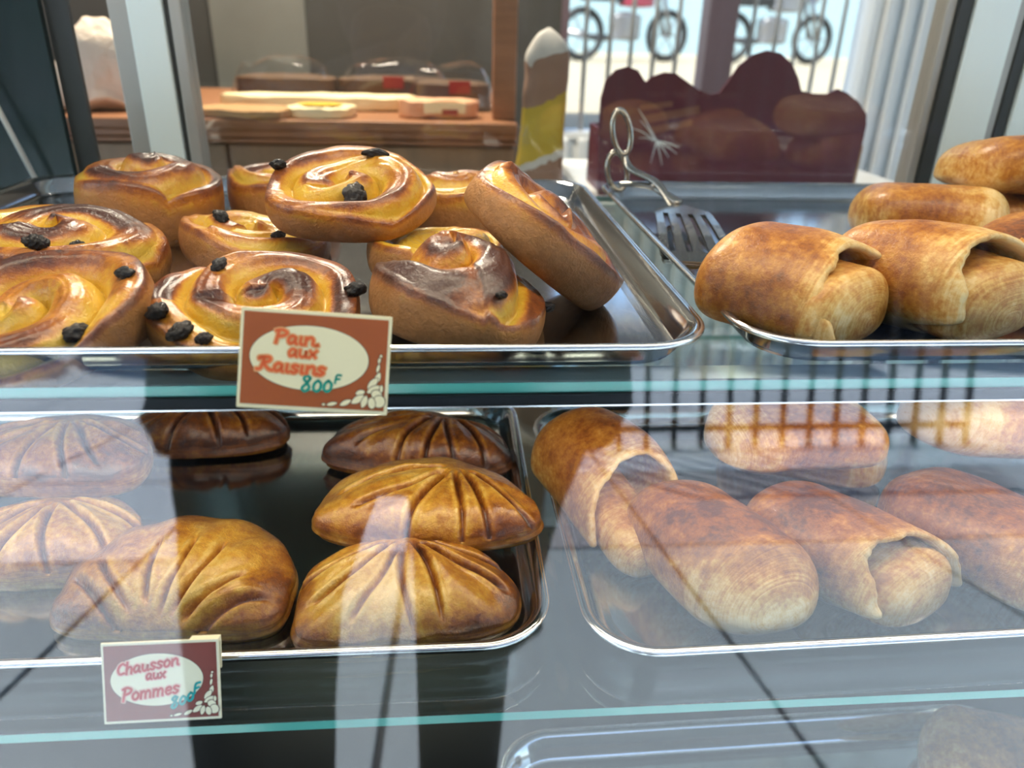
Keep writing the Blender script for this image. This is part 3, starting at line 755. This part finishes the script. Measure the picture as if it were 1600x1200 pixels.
def card(name_label, origin, xaxis, yaxis, W, Hh, field, cream, lines, clip_label=None):
    """origin = centre; xaxis, yaxis = unit vectors in the card plane"""
    xa = Vector(xaxis).normalized(); za = xa.cross(Vector(yaxis)).normalized(); ya = za.cross(xa)
    t = thing('price_card', name_label, 'price card')
    m = Matrix((xa, ya, za)).transposed().to_4x4(); m.translation = Vector(origin); t.matrix_world = m
    b = W*.022
    bm = bmesh.new(); abox(bm, -W/2, W/2, -Hh/2, Hh/2, -.0016, 0, .0004); bm_obj('panel', bm, cream, t)
    bm = bmesh.new(); abox(bm, -W/2+b, W/2-b, -Hh/2+b*1.2, Hh/2-b*1.2, -.0004, .00015); bm_obj('printed_field', bm, field, t)
    ox, oy = -W*.035, Hh*.03
    bm = bmesh.new(); ell(bm, ox, oy, W*.398, Hh*.328, 0, .00022, 72); bm_obj('oval_outline', bm, M['ink'], t)
    bm = bmesh.new(); ell(bm, ox, oy, W*.393, Hh*.323, 0, .0003, 72); bm_obj('oval_field', bm, cream, t)
    # leaf spray in the lower right corner: (u, v, length, width, angle) in card fractions
    spray = [(.425,-.03,.030,.010,78), (.430,.05,.022,.009,80), (.425,-.13,.042,.018,72), (.395,-.185,.050,.022,50), (.405,-.245,.052,.022,28),
             (.315,-.285,.032,.018,18), (.30,-.355,.050,.022,35), (.345,-.375,.044,.020,72), (.22,-.395,.042,.016,28), (.13,-.415,.036,.012,14), (.075,-.425,.012,.008,10),
             (.425,-.295,.036,.030,-15), (.445,-.365,.040,.040,0), (.395,-.385,.024,.038,10), (.455,-.235,.012,.026,0), (.44,.095,.010,.009,80)]
    bo = bmesh.new(); bl = bmesh.new()
    for i, (u, v, l, w_, a) in enumerate(spray):
        pw = 1.0 if i in (11, 12, 13) else 1.6
        ell(bo, u*W, v*Hh, l*W+.0004, w_*W+.0004, R(a), .00022+i*3e-5, 24, pw); ell(bl, u*W, v*Hh, l*W, w_*W, R(a), .000235+i*3e-5, 24, pw)
    bm_obj('spray_outline', bo, M['ink'], t); bm_obj('leaf_spray', bl, cream, t)
    for (txt, u, v, size, slope, wd_, mat, soft, track) in lines:
        write('lettering', txt, u*W, v*Hh, size*W, slope, wd_*W, mat, t, .0005, track, soft)
    # bent tab behind the card that hooks over the tray rim
    bm = bmesh.new(); abox(bm, W*.24, W*.49, Hh*.5-.003, Hh*.5-.0005, -.006, -.0012)
    abox(bm, W*.24, W*.49, Hh*.5-.020, Hh*.5-.0005, -.0075, -.006); bm_obj('hook_tab', bm, cream, t)
    return t
card('rust and cream price card reading Pain aux Raisins 800F', (-.0705, .3665, 1.1925), (1, -.012, -.075), (.045, .42, 1), .0765, .0515, M['rust'], M['cream'],
     [('Pain.', -.275, .165, .088, -.02, .019, M['marker_red'], M['marker_soft'], 1.45),
      ('aux', -.18, .035, .085, .0, .017, M['marker_red'], M['marker_soft'], 1.35),
      ('Raisins', -.38, -.115, .090, -.03, .020, M['marker_red'], M['marker_soft'], 1.42),
      ('800', -.085, -.305, .105, .04, .019, M['marker_green'], None, 1.2),
      ('F', .135, -.205, .052, .02, .014, M['marker_green'], None, 1.5)])
card('maroon and cream price card reading Chausson aux Pommes 800F', (-.1690, .338, 1.0045), (1, .01, .0), (.075, .38, 1), .0655, .0480, M['maroonprint'], M['cream2'],
     [('Chausson', -.37, .10, .105, .15, .021, M['marker_red2'], M['marker_soft2'], 1.12),
      ('aux', -.13, .035, .090, .10, .020, M['marker_red2'], M['marker_soft2'], 1.1),
      ('Pommes', -.34, -.22, .115, .12, .021, M['marker_red2'], M['marker_soft2'], 1.08),
      ('800', .07, -.345, .105, .42, .022, M['marker_teal'], None, 1.15),
      ('F', .27, -.165, .080, .45, .020, M['marker_teal'], None, 1.3)])

# ------------------------------------------------------------------ serving tongs
def tongs():
    t = thing('serving_tongs', 'steel scissor tongs with ring handles and a slotted blade', 'tongs', (.253, .770, UF-.0045))
    O = Vector((.235, .80, UF))
    def rel(*p): return Vector(p)-O
    def ring(c, ax, ay, rx, ry):
        ax, ay = Vector(ax).normalized(), Vector(ay).normalized()
        return [c+ax*rx*math.cos(a)+ay*ry*math.sin(a) for a in [2*math.pi*k/28 for k in range(28)]]
    pv = rel(.2065, .868, 1.2015)
    r1, r2 = rel(.174, .905, 1.254), rel(.1725, .905, 1.2115)
    d1 = (r1-pv).normalized()
    tube('ring_handle', ring(r1, (1, 0, .1), (-.18, .15, 1), .0100, .0235), .0043, M['tong'], t, 8, True, .8)
    tube('ring_handle', ring(r2, (1, 0, .1), (-.18, .15, 1), .0112, .0210), .0043, M['tong'], t, 8, True, .8)
    sh1 = rel(.2300, .842, 1.1885); sh2 = rel(.2245, .846, 1.1835)
    tube('arm', smooth3([r1+Vector((.004, 0, -.021)), r1+Vector((.012, -.008, -.038)), pv+Vector((.003, -.001, .004)), sh2]), .0066, M['tong'], t, 8, False, .55)
    tube('arm', smooth3([r2+Vector((.007, 0, -.014)), r2+Vector((.018, -.012, -.012)), pv+Vector((.001, .002, -.001)), sh1]), .0066, M['tong'], t, 8, False, .55)
    bm = bmesh.new(); atube(bm, [pv+Vector((0, -.005, .002)), pv+Vector((0, .006, 0))], .0042, 14); bm_obj('pivot', bm, M['tong'], t, smooth=True)
    for q, dz in ((0, 0.0), (1, -.0065)):
        a = rel(.2285, .838, 1.1875+dz*.4); e = rel(.2000, .660, 1.1745+dz*.3)
        ax = (e-a).normalized(); wx = Vector((1, .06, 0)); wx = (wx-ax*wx.dot(ax)).normalized(); nz = wx.cross(ax)
        if nz.z < 0: nz = -nz
        Ln = (e-a).length
        bm = bmesh.new()
        def pt(u, s): return a+ax*(u*Ln)+wx*s + nz*(.004*math.sin(u*3.14))
        def plate(pl):
            top = [bm.verts.new(p+nz*.0007) for p in pl]; bot = [bm.verts.new(p-nz*.0007) for p in pl]
            bm.faces.new(top); bm.faces.new(list(reversed(bot)))
            for i in range(len(pl)): bm.faces.new((top[i-1], top[i], bot[i], bot[i-1]))
        def hw(u): return .006+.021*min(1, u/.16)+.008*u
        us = [0, .04, .09, .16, .24]
        for u0, u1 in zip(us, us[1:]): plate([pt(u0, -hw(u0)), pt(u0, hw(u0)), pt(u1, hw(u1)), pt(u1, -hw(u1))])
        nt = 5
        for k in range(nt):
            for u0, u1 in zip((.24, .45, .65, .86), (.45, .65, .86, .90)):
                def lr(u):
                    w = hw(u)*2; cw = w/(nt+ (nt-1)*.75); x = -hw(u)+k*cw*1.75
                    return x, x+cw
                l0, h0 = lr(u0); l1, h1 = lr(u1)
                plate([pt(u0, l0), pt(u0, h0), pt(u1, h1), pt(u1, l1)])
        for u0, u1 in ((.88, .96), (.96, 1.0)): plate([pt(u0, -hw(u0)*(1 if u0 < .95 else .97)), pt(u0, hw(u0)), pt(u1, hw(u1)*.92), pt(u1, -hw(u1)*.92)])
        bm_obj('slotted_blade', bm, M['tong'], t)
def smooth3(pts, n=8):
    pts = [Vector(p) for p in pts]; out = []
    for i in range(len(pts)-1):
        p0 = pts[max(i-1, 0)]; p1 = pts[i]; p2 = pts[i+1]; p3 = pts[min(i+2, len(pts)-1)]
        for k in range(n):
            t = k/n
            out.append(.5*((2*p1)+(p2-p0)*t+(2*p0-5*p1+4*p2-p3)*t*t+(3*p1-p0-3*p2+p3)*t**3))
    out.append(pts[-1]); return out
tongs()

# ------------------------------------------------------------------ behind the case: counter and what lies on it
ct = thing('wooden_counter', 'brown wooden counter with moulded front edge behind the case', 'counter', (-.45, 1.85, 0))
def k(n, x0, x1, y0, y1, z0, z1, m, bev=0): return box(n, x0+.45, x1+.45, y0-1.85, y1-1.85, z0, z1, m, ct, bev)
k('counter_top', -1.25, .13, 1.50, 2.25, 1.172, 1.190, M['wood'], .003)
k('edge_moulding', -1.25, .13, 1.508, 1.53, 1.156, 1.172, M['wood'], .004)
k('edge_moulding', -1.25, .13, 1.503, 1.53, 1.148, 1.155, M['wood'], .002)
for i in range(5):
    x = -1.24+.275*i; k('cabinet_door', x, x+.268, 1.525, 1.545, .1, 1.142, M['wood_pale'], .003)
k('cabinet_body', -1.24, .12, 1.546, 2.24, 0, 1.148, M['wood'])
k('side_panel', .085, .13, 1.56, 1.60, 1.19, 1.62, M['wood'], .003)
ct2 = thing('low_table', 'plain white stand carrying the maroon display box behind the case', 'stand', (.55, 1.35, 0))
box('table_top', -.32, .30, -.16, .30, 1.085, 1.105, M['wall_white'], ct2, .003)
for sx in (-.30, .28):
    for sy in (-.14, .28): box('leg', sx-.015, sx+.015, sy-.015, sy+.015, 0, 1.085, M['wall_white'], ct2)
# maroon scalloped display box
def scallop_box():
    t = thing('display_box', 'maroon cardboard display box with a scalloped top edge', 'box', (.475, 1.26, 1.105))
    prof = [(-.236, .150), (-.230, .178), (-.215, .193), (-.197, .198), (-.180, .193), (-.170, .180), (-.166, .176), (-.158, .184), (-.138, .191), (-.120, .190), (-.100, .178), (-.080, .166),
            (-.060, .160), (-.045, .163), (-.034, .180), (-.020, .203), (0, .219), (.022, .226), (.045, .222), (.066, .207), (.080, .186), (.088, .168), (.11, .164), (.132, .164), (.148, .172), (.165, .166), (.188, .152), (.204, .135), (.208, .118)]
    bm = bmesh.new(); cols = []
    for q, (x, z) in enumerate(prof):
        lo = .10 if q in (0, len(prof)-1) else 0
        cols.append([bm.verts.new((x if not lo else x, yy, zz)) for yy in (0, .004) for zz in (lo, z)])
    for a_, b_ in zip(cols, cols[1:]):
        bm.faces.new((a_[0], b_[0], b_[1], a_[1])); bm.faces.new((a_[2], a_[3], b_[3], b_[2]))
        bm.faces.new((a_[1], b_[1], b_[3], a_[3])); bm.faces.new((a_[0], a_[2], b_[2], b_[0]))
    for c_ in (cols[0], cols[-1]): bm.faces.new((c_[0], c_[1], c_[3], c_[2]))
    bmesh.ops.recalc_face_normals(bm, faces=bm.faces)
    bm_obj('front_panel', bm, M['maroon'], t)
    bm = bmesh.new(); abox(bm, -.226, -.222, .004, .14, 0, .10); bm_obj('side_panel', bm, M['maroon'], t)
    bm = bmesh.new(); abox(bm, .194, .212, .004, .14, 0, .085); bm_obj('side_panel', bm, M['kraft'], t)
    bm = bmesh.new(); abox(bm, -.226, .198, .136, .14, 0, .10); bm_obj('back_panel', bm, M['maroon'], t)
    bm = bmesh.new()
    for (x0, z0, x1, z1, w) in ((-.165, .120, -.075, .137, .012), (-.155, .103, -.085, .117, .010), (-.172, .138, -.120, .145, .008)):
        ribbon_xz(bm, x0, z0, x1, z1, w)
    bm_obj('faded_print', bm, M['brownprint'], t)
    bm = bmesh.new()
    for a, l in ((150, .05), (170, .03), (262, .045), (285, .05), (305, .04), (325, .045), (342, .04), (120, .07), (128, .05)):
        p = Vector((-.140, -.0014, .088)); q = p+Vector((math.cos(R(a))*l, 0, math.sin(R(a))*l*.8))
        atube(bm, [p, p*.4+q*.6+Vector((0,0,.002)), q], [.0012, .0008, .0003], 5)
    bm_obj('pale_starburst', bm, M['wall_white'], t)
def ribbon_xz(bm, x0, z0, x1, z1, w):
    d = Vector((x1-x0, 0, z1-z0)).normalized(); n = Vector((-d.z, 0, d.x))*w/2
    p, q = Vector((x0, -.0008, z0)), Vector((x1, -.0008, z1))
    bm.faces.new([bm.verts.new(v) for v in (p-n, q-n, q+n, p+n)])
M['brownprint'] = plain('faded_brown_print', (.23, .085, .05), .6)
scallop_box()
def lumpy(name, W, D, H, seed, mat, parent, crump=.12, flat_top=False, taper=1.0, n=40):
    """crumpled bag / soft packet: closed rounded form with creases"""
    nu, nv = 48, n; ph = np.linspace(0, 2*np.pi, nu, endpoint=False); rings = []
    for j in range(nv):
        q = j/(nv-1); z = H*q
        sc = (1-(2*min(max(q, .0), 1)-1)**6)**.5*.0+1
        e = min(1, q/.08)**.5 if q < .08 else (min(1, (1-q)/.12)**.5 if q > .88 else 1)
        sc = e*(1-(1-taper)*q)
        c, s = np.cos(ph), np.sin(ph)
        x = np.sign(c)*np.abs(c)**.7*W/2*max(sc, .06); y = np.sign(s)*np.abs(s)**.7*D/2*max(sc, .06)
        rings.append(np.stack([x, y, np.full(nu, z)], -1))
    P = np.array(rings); sc = min(W, D, H)
    for d in range(3):
        P[..., d] += crump*sc*.5*(np.abs(sn(P, 2.6/sc, seed+d))-.4)+crump*sc*.25*sn(P, 6/sc, seed+9+d)
    P[..., 2] = np.maximum(P[..., 2], 0)
    me = grid_mesh(name, P); setmat(me, mat); return link(name, me, parent)
CT = 1.191
t = thing('paper_bag', 'crumpled white paper bag standing on the counter at the left', 'bag', (-.668, 1.62, CT)); lumpy('bag_body', .185, .11, .165, 5, M['paper'], t, .55, taper=.22)
def flat_packet(name, label, cat, loc, rz, W, D, H, mat, seed, rx=0):
    t = thing(name, label, cat, loc, (R(rx), 0, R(rz))); lumpy('wrapper', W, D, H, seed, mat, t, .22, n=20); return t
t = flat_packet('kraft_bag', 'flat brown kraft paper bag lying over the counter edge', 'bag', (-.385, 1.565, CT), -12, .19, .13, .016, M['kraft'], 5)
t = flat_packet('label_packet', 'flat cream packet with a yellow oval label on the counter', 'packet', (-.245, 1.58, CT), -8, .125, .13, .020, M['cream'], 6)
bm = bmesh.new(); ell(bm, 0, -.01, .044, .032, 0, .0225, 28); bm_obj('yellow_label', bm, M['yellow'], t)
t = flat_packet('peach_packet', 'long peach coloured wrapped packet at the right of the counter', 'packet', (-.02, 1.60, CT), 2, .155, .10, .035, M['peach'], 7)
bm = bmesh.new(); abox(bm, -.03, .05, -.0535, -.04, .010, .030); bm_obj('white_label', bm, M['cream'], t)
bm = bmesh.new(); abox(bm, .005, .035, -.0545, -.05, .008, .018); bm_obj('red_label', bm, M['red'], t)
t = flat_packet('cream_packet', 'long cream paper packet behind the yellow labelled one', 'packet', (-.27, 1.72, CT), 0, .40, .10, .030, M['cream'], 8)
for i, (x, y, L_, lab) in enumerate(((-.36, 1.86, .22, 'dark loaf under plastic film at the left of the counter'), (-.13, 1.88, .24, 'dark loaf under plastic film in the middle of the counter'), (.01, 1.76, .16, 'dark loaf under plastic film beside the peach packet'))):
    t = thing('wrapped_loaf', lab, 'bread', (x, y, CT), (0, 0, R(5*i)), 'wrapped loaves on the counter')
    lumpy('loaf', L_, .11, .060, 20+i, M['bread'], t, .08)
    lumpy('plastic_film', L_+.05, .14, .095, 30+i, M['film'], t, .35, taper=.6)
    if i: 
        bm = bmesh.new(); abox(bm, -.02, .025, -.062, -.057, .035, .06); bm_obj('red_label', bm, M['red'], t)
# upright bread bag with yellow print
t = thing('bread_bag', 'tall white paper bread bag with a yellow printed band', 'bag', (.150, 1.33, 1.02), (0, R(2), R(-6)))
def printed_bag():
    m, nt, b = newmat('printed_bread_bag'); N, L = nt.nodes, nt.links
    tc = N.new('ShaderNodeTexCoord'); sp = N.new('ShaderNodeSeparateXYZ'); L.new(tc.outputs['Object'], sp.inputs[0])
    no = N.new('ShaderNodeTexNoise'); no.inputs['Scale'].default_value = 30; L.new(tc.outputs['Object'], no.inputs['Vector'])
    z = N.new('ShaderNodeMath'); z.operation = 'MULTIPLY_ADD'; z.inputs[1].default_value = .04; L.new(no.outputs[0], z.inputs[0])
    x2 = N.new('ShaderNodeMath'); x2.operation = 'MULTIPLY_ADD'; x2.inputs[1].default_value = -.35; L.new(sp.outputs[0], x2.inputs[0]); L.new(sp.outputs[2], x2.inputs[2])
    L.new(x2.outputs[0], z.inputs[2])
    mr = N.new('ShaderNodeMapRange'); mr.inputs['From Max'].default_value = .36; L.new(z.outputs[0], mr.inputs[0])
    W, Y, B = (.70, .66, .60), (.62, .42, .03), (.36, .20, .13)
    rp = ramp_node(nt, [(0, W), (.27, B), (.40, W), (.43, Y), (.68, B), (.86, W)]); rp.color_ramp.interpolation = 'CONSTANT'
    L.new(mr.outputs[0], rp.inputs[0]); L.new(rp.outputs[0], b.inputs['Base Color']); b.inputs['Roughness'].default_value = .6
    return m
M['bread_bag'] = printed_bag()
lumpy('bag_body', .086, .05, .335, 40, M['bread_bag'], t, .16, taper=.80)
box('bag_stand', -.055, .055, -.05, .05, -1.02, -.002, M['wood_pale'], t)

# ------------------------------------------------------------------ motorcycles in the yard behind the barred window
def motorcycle(label, loc, rz, mat):
    t = thing('motorcycle', label, 'motorcycle', loc, (0, 0, R(rz)), 'motorcycles in the rear yard')
    for x in (-.62, .62):
        ringp = [(x+.27*math.cos(a), 0, .31+.27*math.sin(a)) for a in [2*math.pi*k/24 for k in range(24)]]
        w = tube('wheel', ringp, .045, M['tyre'], t, 8, True)
        bm = bmesh.new()
        for kk in range(6):
            a = R(60*kk); atube(bm, [(x, 0, .31), (x+.25*math.cos(a), 0, .31+.25*math.sin(a))], .012, 6)
        bm_obj('spokes', bm, M['bike_grey'], w)
    lo = lumpy('engine', .42, .24, .34, 50, M['bike_grey'], t, .10); lo.location = (-.02, 0, .24)
    lo = lumpy('fuel_tank', .48, .26, .24, 51, mat, t, .05); lo.location = (.12, 0, .62)
    lo = lumpy('seat', .62, .24, .12, 52, M['tyre'], t, .05); lo.location = (-.36, 0, .68)
    tube('front_fork', [(.62, .08, .31), (.42, .08, .92)], .028, M['bike_grey'], t)
    tube('front_fork', [(.62, -.08, .31), (.42, -.08, .92)], .028, M['bike_grey'], t)
    tube('handlebar', [(.30, -.34, 1.0), (.40, -.12, .96), (.40, .12, .96), (.30, .34, 1.0)], .018, M['tyre'], t)
    lo = lumpy('headlight', .16, .2, .2, 53, M['bike_grey'], t, .03); lo.location = (.52, 0, .74)
    tube('exhaust', [(.1, .14, .3), (-.3, .16, .26), (-.8, .18, .34)], .04, M['bike_grey'], t)
motorcycle('red motorcycle seen through the barred window, left of the post', (2.25, 10.5, 1.02), 18, M['bike_red'])
motorcycle('dark motorcycle seen through the barred window, right of the post', (4.30, 10.8, 1.02), 12, M['bike_grey'])
# ------------------------------------------------------------------ outside in front: fence mirrored in the pane, trees added to darken the mirrored sky
def fence(x0, x1, y):
    t = thing('metal_fence', 'dark metal bar fence along the pavement, mirrored in the glass', 'fence', ((x0+x1)/2, y, 0))
    h = (x1-x0)/2
    box('rail', -h, h, -.02, .02, .12, .16, M['bar'], t); box('rail', -h, h, -.02, .02, 2.1, 2.15, M['bar'], t)
    bm = bmesh.new(); abox(bm, -.017, .017, -.017, .017, 0, 2.1); me = bpy.data.meshes.new('bar'); bm.to_mesh(me); bm.free(); setmat(me, M['bar'])
    n = int((x1-x0)/.19)
    for i in range(n+1): link('bar', me, t, (-h+i*.19, 0, 0))
fence(.55, 3.6, -4.2)
def tree(label, loc, h, w, seed):
    t = thing('tree', label, 'tree', loc, (0, 0, 0), 'trees added to darken the mirrored sky')
    tube('trunk', [(0, 0, -.1), (.05, 0, h*.35)], [.2, .13], M['bark'], t)
    bm = bmesh.new(); bmesh.ops.create_icosphere(bm, subdivisions=4, radius=1)
    P = np.array([v.co[:] for v in bm.verts]); q = 1+.13*sn(P, 4, seed)+.08*sn(P, 11, seed+1)
    for v, s in zip(bm.verts, q): v.co = Vector((v.co.x*w*float(s), v.co.y*w*.7*float(s), h*.52+v.co.z*h*.50*float(s)))
    bm_obj('crown', bm, M['leaf'], t)
names = ['leftmost', 'second', 'third', 'fourth', 'fifth', 'sixth', 'seventh', 'rightmost']
for i in range(8):
    tree('%s dark leafy tree of the row added to darken the mirrored sky' % names[i], (-11+3.2*i, -11.2, 0), 6.6+.5*(i % 3), 1.45, 60+i)
for i in range(7):
    tree('%s tall tree of the second row added to close sky gaps' % names[i], (-9.4+3.2*i, -15, 0), 8.0+.5*(i % 3), 1.45, 80+i)

# ------------------------------------------------------------------ the photographer, mirrored in the pane
def person():
    t = thing('person', 'person in loose dark shirt and dark trousers holding up a phone', 'person', (-.10, -.70, 0))
    def skinned(name, V, E, rad, mat, lev=2, parent=t):
        me = bpy.data.meshes.new(name); me.from_pydata(V, E, []); me.update()
        o = link(name, me, parent); setmat(me, mat)
        md = o.modifiers.new('skin', 'SKIN')
        for i, r_ in enumerate(rad): me.skin_vertices[0].data[i].radius = r_ if isinstance(r_, tuple) else (r_, r_)
        me.skin_vertices[0].data[0].use_root = True
        md.use_smooth_shade = True
        s = o.modifiers.new('sub', 'SUBSURF'); s.levels = lev; s.render_levels = lev
        return o
    V = [(0,0,.92), (0,0,1.08), (0,0,1.28), (0,-.01,1.42), (0,-.01,1.52), (0,.01,1.60), (0,.02,1.70),      # spine 0-6
         (-.17,0,.86), (-.25,.01,.50), (-.26,-.02,.10), (-.26,.10,.04), (-.27,.18,.03),                     # left leg 7-11
         (.15,0,.86), (.15,.01,.50), (.10,-.02,.10), (.11,.10,.04), (.12,.18,.03),                          # right leg 12-16
         (-.19,0,1.42), (-.32,.26,1.18), (-.02,.58,1.30),                                                     # left arm 17-19
         (.19,0,1.42), (.36,.26,1.18), (.22,.58,1.30)]                                                        # right arm 20-22
    E = [(0,1),(1,2),(2,3),(3,4),(4,5),(5,6),(0,7),(7,8),(8,9),(9,10),(10,11),(0,12),(12,13),(13,14),(14,15),(15,16),(3,17),(17,18),(18,19),(3,20),(20,21),(21,22)]
    rad = [(.16,.12),(.15,.11),(.17,.12),(.12,.09),.055,.075,.088, .095,.07,.045,.045,.03, .095,.07,.045,.045,.03, .065,.05,.032, .065,.05,.032]
    skinned('body', V, E, rad, M['skin'])
    def loft(name, secs, mat, parent=t):
        """cloth: (centre x, centre y, z, half width, half depth) sections, world x/y relative to the thing"""
        n = 36; ph_ = np.linspace(0, 2*np.pi, n, endpoint=False); zz = np.linspace(0, len(secs)-1, 28); A = np.array(secs); rings = []
        for q in zz:
            k0 = min(int(q), len(secs)-2); f = q-k0; f = f*f*(3-2*f); c = A[k0]*(1-f)+A[k0+1]*f
            rr = 1+.03*np.sin(ph_*7+q*2)
            rings.append(np.stack([c[0]+c[3]*np.cos(ph_)*rr, c[1]+c[4]*np.sin(ph_)*rr, np.full(n, c[2])], -1))
        me = grid_mesh(name, np.array(rings)); setmat(me, mat); return link(name, me, parent)
    loft('shirt', [(-.02,0,.90,.42,.15), (-.02,0,.98,.46,.16), (.0,0,1.10,.45,.16), (0,0,1.24,.34,.15), (0,-.01,1.40,.23,.13), (0,-.01,1.49,.08,.08)], M['cloth'])
    for sx, ex in ((-1, -.34), (1, .38)):
        tube('sleeve', [(sx*.17, 0, 1.43), (sx*.28, .12, 1.29), (ex, .26, 1.16), (ex*.85, .34, 1.19)], [.085, .085, .075, .06], M['cloth'], t, 16)
    loft('trouser_leg', [(-.22,0,.95,.20,.15), (-.235,0,.80,.185,.14), (-.275,0,.60,.155,.13), (-.28,0,.33,.14,.12), (-.28,0,.08,.12,.11)], M['cloth2'])
    loft('trouser_leg', [(.18,0,.95,.20,.15), (.165,0,.80,.155,.14), (.15,0,.62,.125,.12), (.15,0,.53,.125,.12), (.115,0,.48,.095,.09), (.10,0,.08,.075,.09)], M['cloth2'])
    bm = bmesh.new(); bmesh.ops.create_uvsphere(bm, u_segments=24, v_segments=16, radius=1)
    for v in bm.verts: v.co = Vector((v.co.x*.098, -.015+v.co.y*.108-(.03 if v.co.z < 0 else 0), 1.71+v.co.z*.115))
    bm_obj('hair', bm, M['hair'], t, smooth=True)
    for sx, x in ((-1, -.02), (1, .22)):
        tx = .10
        V = [(x, .58, 1.30), (x*.5+tx*.5, .625, 1.32)]; E = [(0,1)]; rd = [.032, .036]
        for kf in range(4):
            b = len(V); V += [(tx+sx*.055, .65, 1.30+.022*kf), (tx+sx*.064, .68, 1.302+.022*kf), (tx+sx*.055, .70, 1.302+.022*kf)]
            E += [(1, b), (b, b+1), (b+1, b+2)]; rd += [.0105, .0095, .008]
        b = len(V); V += [(tx+sx*.035, .655, 1.30), (tx+sx*.03, .672, 1.285)]; E += [(1, b), (b, b+1)]; rd += [.012, .009]
        skinned('hand', V, E, rd, M['skin'], 1)
    return t
person()
ph = thing('smartphone', 'black smartphone held up by the person', 'phone', (.02, -.012, 1.325), (R(-25), 0, R(-5)))
bm = bmesh.new(); abox(bm, -.078, .03, -.009, -.002, -.05, .03, .002); bm_obj('phone_body', bm, M['dark_rubber'], ph)
bpy.context.view_layer.update()
